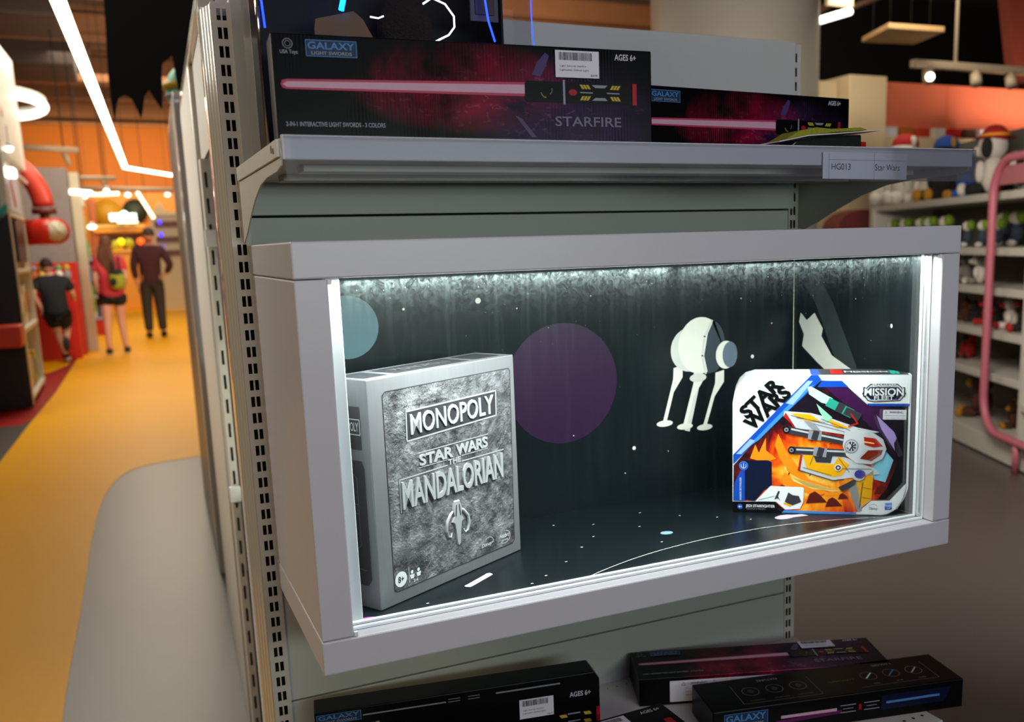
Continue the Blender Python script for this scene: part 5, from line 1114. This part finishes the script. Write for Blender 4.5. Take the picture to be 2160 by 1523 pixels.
# boy
by = thing('person', 'person in navy T-shirt and black shorts, running away with one leg lifted', 'person', (-.92, 12.6, 0))
J = [(0, 0, .68, (.12, .09)), (-.01, .02, .82, (.12, .085)), (-.02, .05, 1.00, (.135, .08)), (-.03, .07, 1.09, (.065, .055)), (-.035, .08, 1.14, .042),
     (-.16, .04, 1.02, .050), (-.235, -.06, .88, .038), (-.17, -.03, .72, .030), (-.16, -.01, .66, (.024, .016)),
     (.13, .05, 1.02, .050), (.20, .10, .86, .038), (.20, .22, .78, .028), (.20, .27, .78, (.024, .016)),
     (-.06, 0, .64, .080), (-.01, .03, .36, .052), (.05, -.04, .10, .034), (.06, .05, .03, (.032, .028)),
     (.07, 0, .64, .080), (.09, .12, .42, .052), (.08, -.12, .30, .034), (.08, -.20, .25, (.032, .028))]
skin('body', by, J, E_, SKINP)
fingers(by, (-.16, -.01, .65), .75, SKINP)
NVY = mat('navy_tshirt', '#0e141c', .8); Jt = [(0, 0, .56, (.165, .13)), (0, 0, .66, (.165, .13)), (-.01, .02, .82, (.155, .115)), (-.02, .05, 1.00, (.165, .11)), (-.03, .07, 1.10, (.085, .07)), (-.165, .04, 1.02, .070), (-.225, -.04, .91, .062), (.145, .05, 1.02, .070), (.19, .09, .90, .062)]
skin('t_shirt', by, Jt, [(0, 1), (1, 2), (2, 3), (3, 4), (3, 5), (5, 6), (3, 7), (7, 8)], NVY)
Jp = [(0, 0, .70, (.15, .115)), (-.06, 0, .60, .105), (-.02, .02, .42, .100), (.07, 0, .60, .105), (.095, .08, .42, .10)]
skin('shorts', by, Jp, [(0, 1), (1, 2), (0, 3), (3, 4)], BKT)
mb = MB(); mb.cyl((.022, -.0, .22), (.055, -.03, .07), .040, BKT, 14); mb.build('sock', by)
mb = MB(); mb.ball((.06, .02, .04), (.042, .11, .042), TGR, 16, 8); mb.build('shoe', by); mb = MB(); mb.ball((.08, -.22, .25), (.042, .06, .10), MATS['dark_trainer'], 16, 8); mb.build('shoe', by)
head(by, (-.06, .09, 1.215), .195, SKINP, HAIRB, .5)

# ================================================================== RIGHT SIDE
RA = math.atan2(-.915, -.403); RO = (4.59, 3.30, 0)
rk = thing('toy_rack', 'long white shelving rack full of plush toys at the right', 'shelving', RO, RA)
RW = mat('rack_white', '#b5b2a8', .45); RG = mat('rack_grey_back', '#54564f', .6)
mb = MB(); mb.box(-1.66, 1.7, .46, .48, .0, 1.95, RG); mb.build('back_board', rk)
mb = MB(); mb.box(-1.78, -1.66, .0, .48, 0, 1.78, RW); mb.build('end_upright', rk, bevel=.01)
for i, z in enumerate((1.53, 1.215, .985, .735, .485)):
    mb = MB(); mb.box(-1.655, .80, .0, .455, z - .045, z, RW); mb.build('shelf', rk, bevel=.004)
for i, z in enumerate((1.53, 1.20, .94, .68, .36)):
    mb = MB(); mb.box(.83, 1.7, .0, .455, z - .04, z, RW); mb.build('shelf', rk, bevel=.004)
mb = MB(); mb.box(.802, .828, .0, .455, .13, 1.55, RW); mb.build('divider', rk)
mb = MB(); mb.box(-1.655, 1.7, -.03, .455, .0, .125, RW); mb.box(-1.655, 1.7, -.034, -.0305, .0, .012, DARKGAP); mb.build('plinth', rk, bevel=.004)
slot_plate(-1.70, -1.665, [(-1.687, -1.680)], .2, 1.75, -.006, -.004, 1.3, .05, .03, RW, HOLEB).build('perforated_edge', rk)
# pink tubular arch
ph = thing('pink_arch_frame', 'pink rounded tube frame standing in front of the plush rack', 'frame', RO, RA)
PINK = mat('dusty_pink_paint', '#a85a68', .45)
x0, x1, zb_, zt_, r_ = .53, 1.60, .17, 1.70, .20
loop = []
for (cx, cz, a0) in [(x0 + r_, zb_ + r_, PI), (x1 - r_, zb_ + r_, 1.5 * PI), (x1 - r_, zt_ - r_, 0), (x0 + r_, zt_ - r_, .5 * PI)]:
    for i in range(9): a = a0 + PI / 2 * i / 8; loop.append((cx + r_ * math.cos(a), -.07, cz + r_ * math.sin(a)))
mb = MB(); mb.tube(loop, .024, PINK, 14, closed=True); mb.build('tube_loop', ph)
for x in (.95, 1.35): mb = MB(); mb.cyl((x, -.07, 0), (x, -.07, .18), .02, PINK, 12); mb.build('foot_post', ph)
mb = MB(); mb.box(.58, 1.58, -.062, -.050, 1.56, 1.66, mat('pink_board', '#9a5a60', .5)); mb.build('pink_board', ph)

# plush toys: plain soft animals
def plush(name_label, cat, body, accent, muzzle, s, loc, rz=0, group=None, hat=None, ears='round', nm='plush_toy'):
    t = thing(nm, name_label, cat, (0, 0, 0), 0, group)
    mb = MB(); mb.ball((0, 0, .36 * s), (.26 * s, .22 * s, .34 * s), body, 18, 12); mb.build('body', t)
    mb = MB(); mb.ball((0, -.03 * s, .88 * s), (.28 * s, .26 * s, .27 * s), body, 20, 14); mb.build('head', t)
    mb = MB(); mb.ball((0, -.27 * s, .81 * s), (.14 * s, .13 * s, .11 * s), muzzle, 14, 10); mb.ball((0, -.39 * s, .85 * s), (.045 * s, .03 * s, .035 * s), INK_K, 10, 6); mb.build('muzzle', t)
    for sx in (-1, 1):
        mb = MB()
        if ears == 'round': mb.ball((sx * .21 * s, 0, 1.10 * s), (.09 * s, .05 * s, .10 * s), accent, 12, 8)
        else: mb.ball((sx * .29 * s, 0, .84 * s), (.06 * s, .11 * s, .19 * s), accent, 12, 8)
        mb.build('ear', t)
        mb = MB(); mb.ball((sx * .10 * s, -.255 * s, .95 * s), (.035 * s, .02 * s, .045 * s), INK_K, 10, 6); mb.build('eye', t)
        mb = MB(); mb.ball((sx * .16 * s, -.30 * s, .12 * s), (.11 * s, .22 * s, .11 * s), accent if ears == 'drop' else body, 14, 8); mb.ball((sx * .19 * s, -.50 * s, .12 * s), (.12 * s, .09 * s, .12 * s), muzzle, 12, 8); mb.build('leg', t)
        mb = MB(); mb.ball((sx * .27 * s, -.12 * s, .42 * s), (.08 * s, .10 * s, .20 * s), body, 12, 8); mb.build('arm', t)
    if hat:
        mb = MB(); mb.ball((0, 0, 1.06 * s), (.24 * s, .24 * s, .20 * s), hat[0], 20, 12)
        if len(hat) > 1: mb.tube(circ(0, 0, 1.07 * s, .235 * s), .035 * s, hat[1], 8, closed=True); mb.ball((0, 0, 1.03 * s), (.42 * s, .36 * s, .03 * s), hat[0], 24, 6)
        mb.build('hat', t)
    T = Matrix.Rotation(RA, 4, 'Z'); v = T @ Vector(loc); t.location = (RO[0] + v.x, RO[1] + v.y, loc[2]); t.rotation_euler = (0, 0, RA + rz)
    return t
PW = mat('white_plush', '#cfc8bc', .9, bump=.8, scale=220); PG = mat('grey_plush', '#7a7670', .9, bump=.8, scale=220); PK = mat('black_plush', '#16120f', .9, bump=.8, scale=220); PY = mat('golden_plush', '#b07a10', .9, bump=.8, scale=220); PB = mat('brown_plush', '#4a260e', .9, bump=.8, scale=220); PR = mat('red_plush', '#a01410', .85, bump=.5, scale=220); PGN = mat('green_plush', '#6f8c20', .85, bump=.5, scale=220); PBL = mat('blue_plush', '#1a4a9a', .8, bump=.4, scale=220); PNV = mat('slate_plush', '#2c3a4c', .85, bump=.5, scale=220)
YB = mat('yellow_hatband', '#e09010', .7)
plush('large white plush animal with brimmed red hat and yellow hatband, top shelf', 'plush toy', PW, PK, PW, .33, (.02, .16, 1.5305), -.9, 'plush on the top shelf', (PR, YB), 'drop')
plush('white plush animal with plain red cap, far end of top shelf', 'plush toy', PW, PW, PW, .42, (-1.50, .17, 1.5305), .3, 'plush on the top shelf', (PR,), 'round')
plush('pale white plush animal without hat on the top shelf', 'plush toy', PW, PG, PW, .26, (-1.05, .17, 1.5305), .2, 'plush on the top shelf', None, 'round')
plush('black and golden plush animal with blue cap on the top shelf', 'plush toy', PK, PY, PY, .35, (-.80, .2, 1.5305), .2, 'plush on the top shelf', (PBL,), 'round')
plush('golden and blue plush animal beside the large red-hatted one', 'plush toy', PBL, PB, PY, .24, (-.45, .2, 1.5305), -.2, 'plush on the top shelf', None, 'round')
plush('white plush animal with black ears half hidden by pink frame, top shelf', 'plush toy', PW, PK, PR, .20, (.36, .14, 1.5305), -.2, 'plush on the top shelf', None, 'drop')
plush('white plush animal right of the pink frame tube, top shelf', 'plush toy', PW, PW, PW, .20, (.66, .14, 1.5305), -.2, 'plush on the top shelf', None, 'round')
# second shelf: small green figures with pale round heads
def figure(x, y, z, s, lab, grp, body, headm, accent):
    t = thing('small_plush_figure', lab, 'plush toy', (0, 0, 0), 0, grp)
    mb = MB(); mb.ball((0, 0, .40 * s), (.24 * s, .20 * s, .30 * s), body, 14, 10); mb.build('body', t)
    mb = MB(); mb.ball((0, 0, .86 * s), (.27 * s, .24 * s, .22 * s), headm, 14, 10); mb.build('head', t)
    mb = MB(); mb.ball((.04 * s, .13 * s, .90 * s), (.31 * s, .20 * s, .22 * s), accent, 14, 10); mb.build('hood', t)
    for sx in (-1, 1):
        mb = MB(); mb.ball((sx * .14 * s, -.12 * s, .10 * s), (.11 * s, .16 * s, .10 * s), headm, 10, 8); mb.build('foot', t)
    T = Matrix.Rotation(RA, 4, 'Z'); v = T @ Vector((x, y, 0)); t.location = (RO[0] + v.x, RO[1] + v.y, z); t.rotation_euler = (0, 0, RA - .6)
    return t
ordn = ['first', 'second', 'third', 'fourth', 'fifth', 'sixth', 'seventh', 'eighth', 'ninth']
for i, x in enumerate([-1.62, -1.34, -1.02, -.86, -.60, -.24, -.02, .18]):
    figure(x, .13, 1.2155, .19 if i < 5 else .15, 'small green plush figure with pale head, %s from the far end of the second shelf' % ordn[i], 'green plush figures', PNV, PW, PGN)
for i, x in enumerate([-.15, .03, .40]):
    figure(x, .32, 1.2155, .20, 'green plush figure in the rear row of the second shelf, %s from the left' % ordn[i], 'green plush figures', PNV, PW, PGN)
plush('white seated plush animal with dark drop ears on the third shelf', 'plush toy', PW, PG, PW, .175, (-.03, .13, .9855), -.5, 'plush on the third shelf', None, 'drop')
plush('white and grey plush animal half hidden behind the display case, third shelf', 'plush toy', PG, PG, PW, .175, (-.30, .16, .9855), -.8, 'plush on the third shelf', None, 'drop')
for i, (x, m1, m2, s, lb) in enumerate([(-.28, PB, PK, .13, 'dark brown'), (-.14, PK, PB, .12, 'black and brown'), (.05, PR, PR, .155, 'bright red'), (.18, PK, PR, .12, 'black and red'), (.35, PW, PR, .17, 'white and red'), (.55, PK, PR, .2, 'black hooded'), (.70, PG, PK, .15, 'dark grey')]):
    plush('%s small plush animal on the fourth shelf of the rack' % lb, 'plush toy', m1, m2, m2, s, (x, .16, .7355), -.3, 'plush on the fourth shelf')
plush('dark red and white plush lying on the fifth shelf behind the case edge', 'plush toy', PR, PK, PK, .17, (-.28, .20, .4855), 0.4, 'plush on the fifth shelf')
plush('large brown and golden plush animal with blue cap on the bottom deck', 'plush toy', PB, PY, PY, .27, (-.06, .20, .1255), -.55, 'plush on the bottom deck', (PBL,), 'round')
plush('golden brown plush animal at the right of the bottom deck', 'plush toy', PB, PY, PY, .15, (.34, .22, .1255), -.2, 'plush on the bottom deck')

# cream kiosk boxes and salmon wall behind
CK = mat('cream_kiosk', '#c9b490', .5, vary=.02); CK2 = mat('cream_kiosk_light', '#d9c39c', .5, vary=.02)
mb = MB(); mb.box(4.95, 6.04, 6.2, 6.6, 0, 2.72, CK); o = mb.build('kiosk_wall', bevel=.01); tag(o, 'cream kiosk side wall behind the round column', 'wall panel')
mb = MB(); mb.box(6.05, 6.50, 6.05, 6.6, 0, 2.76, CK2); o = mb.build('kiosk_pillar', bevel=.01); tag(o, 'light cream square pillar left of the salmon wall', 'pillar')
SAL = mat('salmon_wall_paint', '#ec7c58', .6, vary=.02)
for i in range(3):
    x = 6.60 + i * 1.55
    mb = MB(); mb.box(x, x + 1.54, 6.9, 7.0, 0, 2.88, SAL); o = mb.build('wall_panel_salmon', bevel=.004); struct(o)
mb = MB(); mb.box(6.62, 11.2, 6.5, 6.88, 0, 2.28, CK2); tag(mb.build('ledge', bevel=.01), 'cream ledge along the foot of the salmon wall', 'ledge')
for i in range(8):
    x = 6.75 + i * .22; mb = MB(); mb.box(x, x + .16, 6.56, 6.7, 2.281, 2.38, [REDK, PAPER, gc[6], RED2, gc[3], REDK, PB, PAPER][i]); tag(mb.build('small_box', bevel=.004), '%s small box on the cream ledge below the salmon wall, %s from left' % (['red', 'white', 'rust', 'coral', 'ivory', 'scarlet', 'brown', 'pale'][i], ordn[i]), 'box', 'small boxes on the ledge')
# maroon arch niche
ar = thing('arched_cabinet', 'maroon arched cabinet seen below the shelf bracket', 'cabinet', (6.7, 6.0, 0))
mb = MB(); n_ = 16; prof = [(5.72, 0), (6.35, 0), (6.35, 1.38)] + [(6.035 + .315 * math.cos(PI * i / n_), 1.38 + .16 * math.sin(PI * i / n_)) for i in range(1, n_)] + [(5.72, 1.38)]
mb.prism(prof, 'y', 5.8, 6.0, mat('maroon_paint', '#7a3c3c', .5)); mb.build('arch_body', ar, True, bevel=.01)
# dark upper ceiling things on the right
hp = [('acoustic_panel', (5.25, 5.0, 2.83), 'cream square ceiling panel hanging at the upper right')]
ap = thing('ceiling_panel', 'cream square acoustic panel hanging at the upper right', 'ceiling panel', (5.7, 5.1, 2.88))
mb = MB(); mb.prism([(5.40, 5.17), (5.896, 5.113), (5.76, 4.655), (5.228, 4.689)], 'z', 2.83, 2.87, mat('tan_acoustic_panel', '#b08c5c', .8)); mb.build('panel', ap, True, bevel=.004)
mb = MB()
for x, y in [(5.45, 5.1), (5.8, 5.05), (5.7, 4.75), (5.3, 4.75)]: mb.cyl((x, y, 2.87), (x, y, 4.8), .0025, BLK, 6)
mb.build('hanging_wires', ap, True)
tr = thing('lighting_track', 'cream lighting track with three spots above the plush rack', 'track', (6.4, 5.0, 2.65))
TR2 = mat('track_cream', '#b8a68c', .4)
mb = MB(); mb.box(5.78, 7.5, 4.97, 5.03, 2.63, 2.69, TR2); mb.build('track_bar', tr, True, bevel=.005)
mb = MB(); mb.cyl((6.25, 5.0, 2.69), (6.25, 5.0, 4.8), .015, TR2, 8); mb.cyl((7.3, 5, 2.69), (7.3, 5.0, 4.8), .015, TR2, 8); mb.build('drop_rod', tr, True)
for i, x in enumerate((5.92, 6.45, 6.86)):
    mb = MB(); mb.cyl((x, 5, 2.64), (x + .02, 5, 2.60), .02, TR2, 10); mb.cyl((x + .03, 5.0, 2.62), (x - .03, 4.93, 2.52), .045, TR2, 16); mb.build('spot_head', tr, True)
    if i == 0:
        mb = MB(); mb.ball((x - .045, 4.90, 2.545), .032, mat('spot_glow', '#fff4dc', .4, emit=9), 14, 8); mb.build('spot_bulb', tr, True)
tl = thing('tube_lamp', 'glowing white tube lamp right of the round column', 'lamp', (4.95, 5, 2.95), 0, 'tube lamps at the right')
mb = MB(); mb.cyl((4.62, 5.0, 2.86), (5.13, 5.0, 3.01), .028, LAMPW, 14); mb.build('glowing_tube', tl, True)
mb = MB(); mb.box(4.9, 5.14, 4.98, 5.02, 3.04, 3.12, CK); mb.cyl((5.0, 5, 3.1), (5.0, 5, 4.8), .01, CK, 8); mb.build('housing', tl, True)
PIPE = mat('brown_pipe', '#5a3a2c', .6)
for i, (a, c_, r) in enumerate([((4.6, 5.6, 2.78), (8.2, 7.4, 4.4), .035), ((6.1, 6.2, 3.35), (7.2, 6.2, 3.75), .03), ((4.6, 6.4, 3.5), (6.8, 6.4, 4.5), .05)]):
    mb = MB(); mb.cyl(a, c_, r, PIPE, 12); tag(mb.build('ceiling_pipe'), ['long sloping brown pipe under the black ceiling', 'short brown pipe under the black ceiling', 'thick brown pipe close to the black ceiling'][i], 'pipe', 'pipes under the black ceiling')
lsd = thing('lamp_shade', 'cream drum lampshade hanging behind the round column', 'lampshade', (5.65, 6.8, 3.0))
mb = MB(); mb.cyl((5.72, 6.9, 2.86), (5.72, 6.9, 3.22), .34, mat('cream_drum_shade', '#b89468', .7), 32, r2=.30); mb.cyl((5.72, 6.9, 3.22), (5.72, 6.9, 4.8), .006, BLK, 6); mb.build('shade', lsd, True)
mb = MB(); mb.box(8.3, 16, 10.5, 10.6, 0, 4.8, BLK); struct(mb.build('wall_dark'))
mb = MB(); mb.prism([(9.0, 4.7), (10.2, 4.7), (9.9, 2.9), (9.4, 2.9)], 'y', 7.05, 7.2, mat('salmon_pylon', '#6a2c20', .6)); tag(mb.build('pylon'), 'dim salmon brown pylon at the far upper right edge', 'pylon')
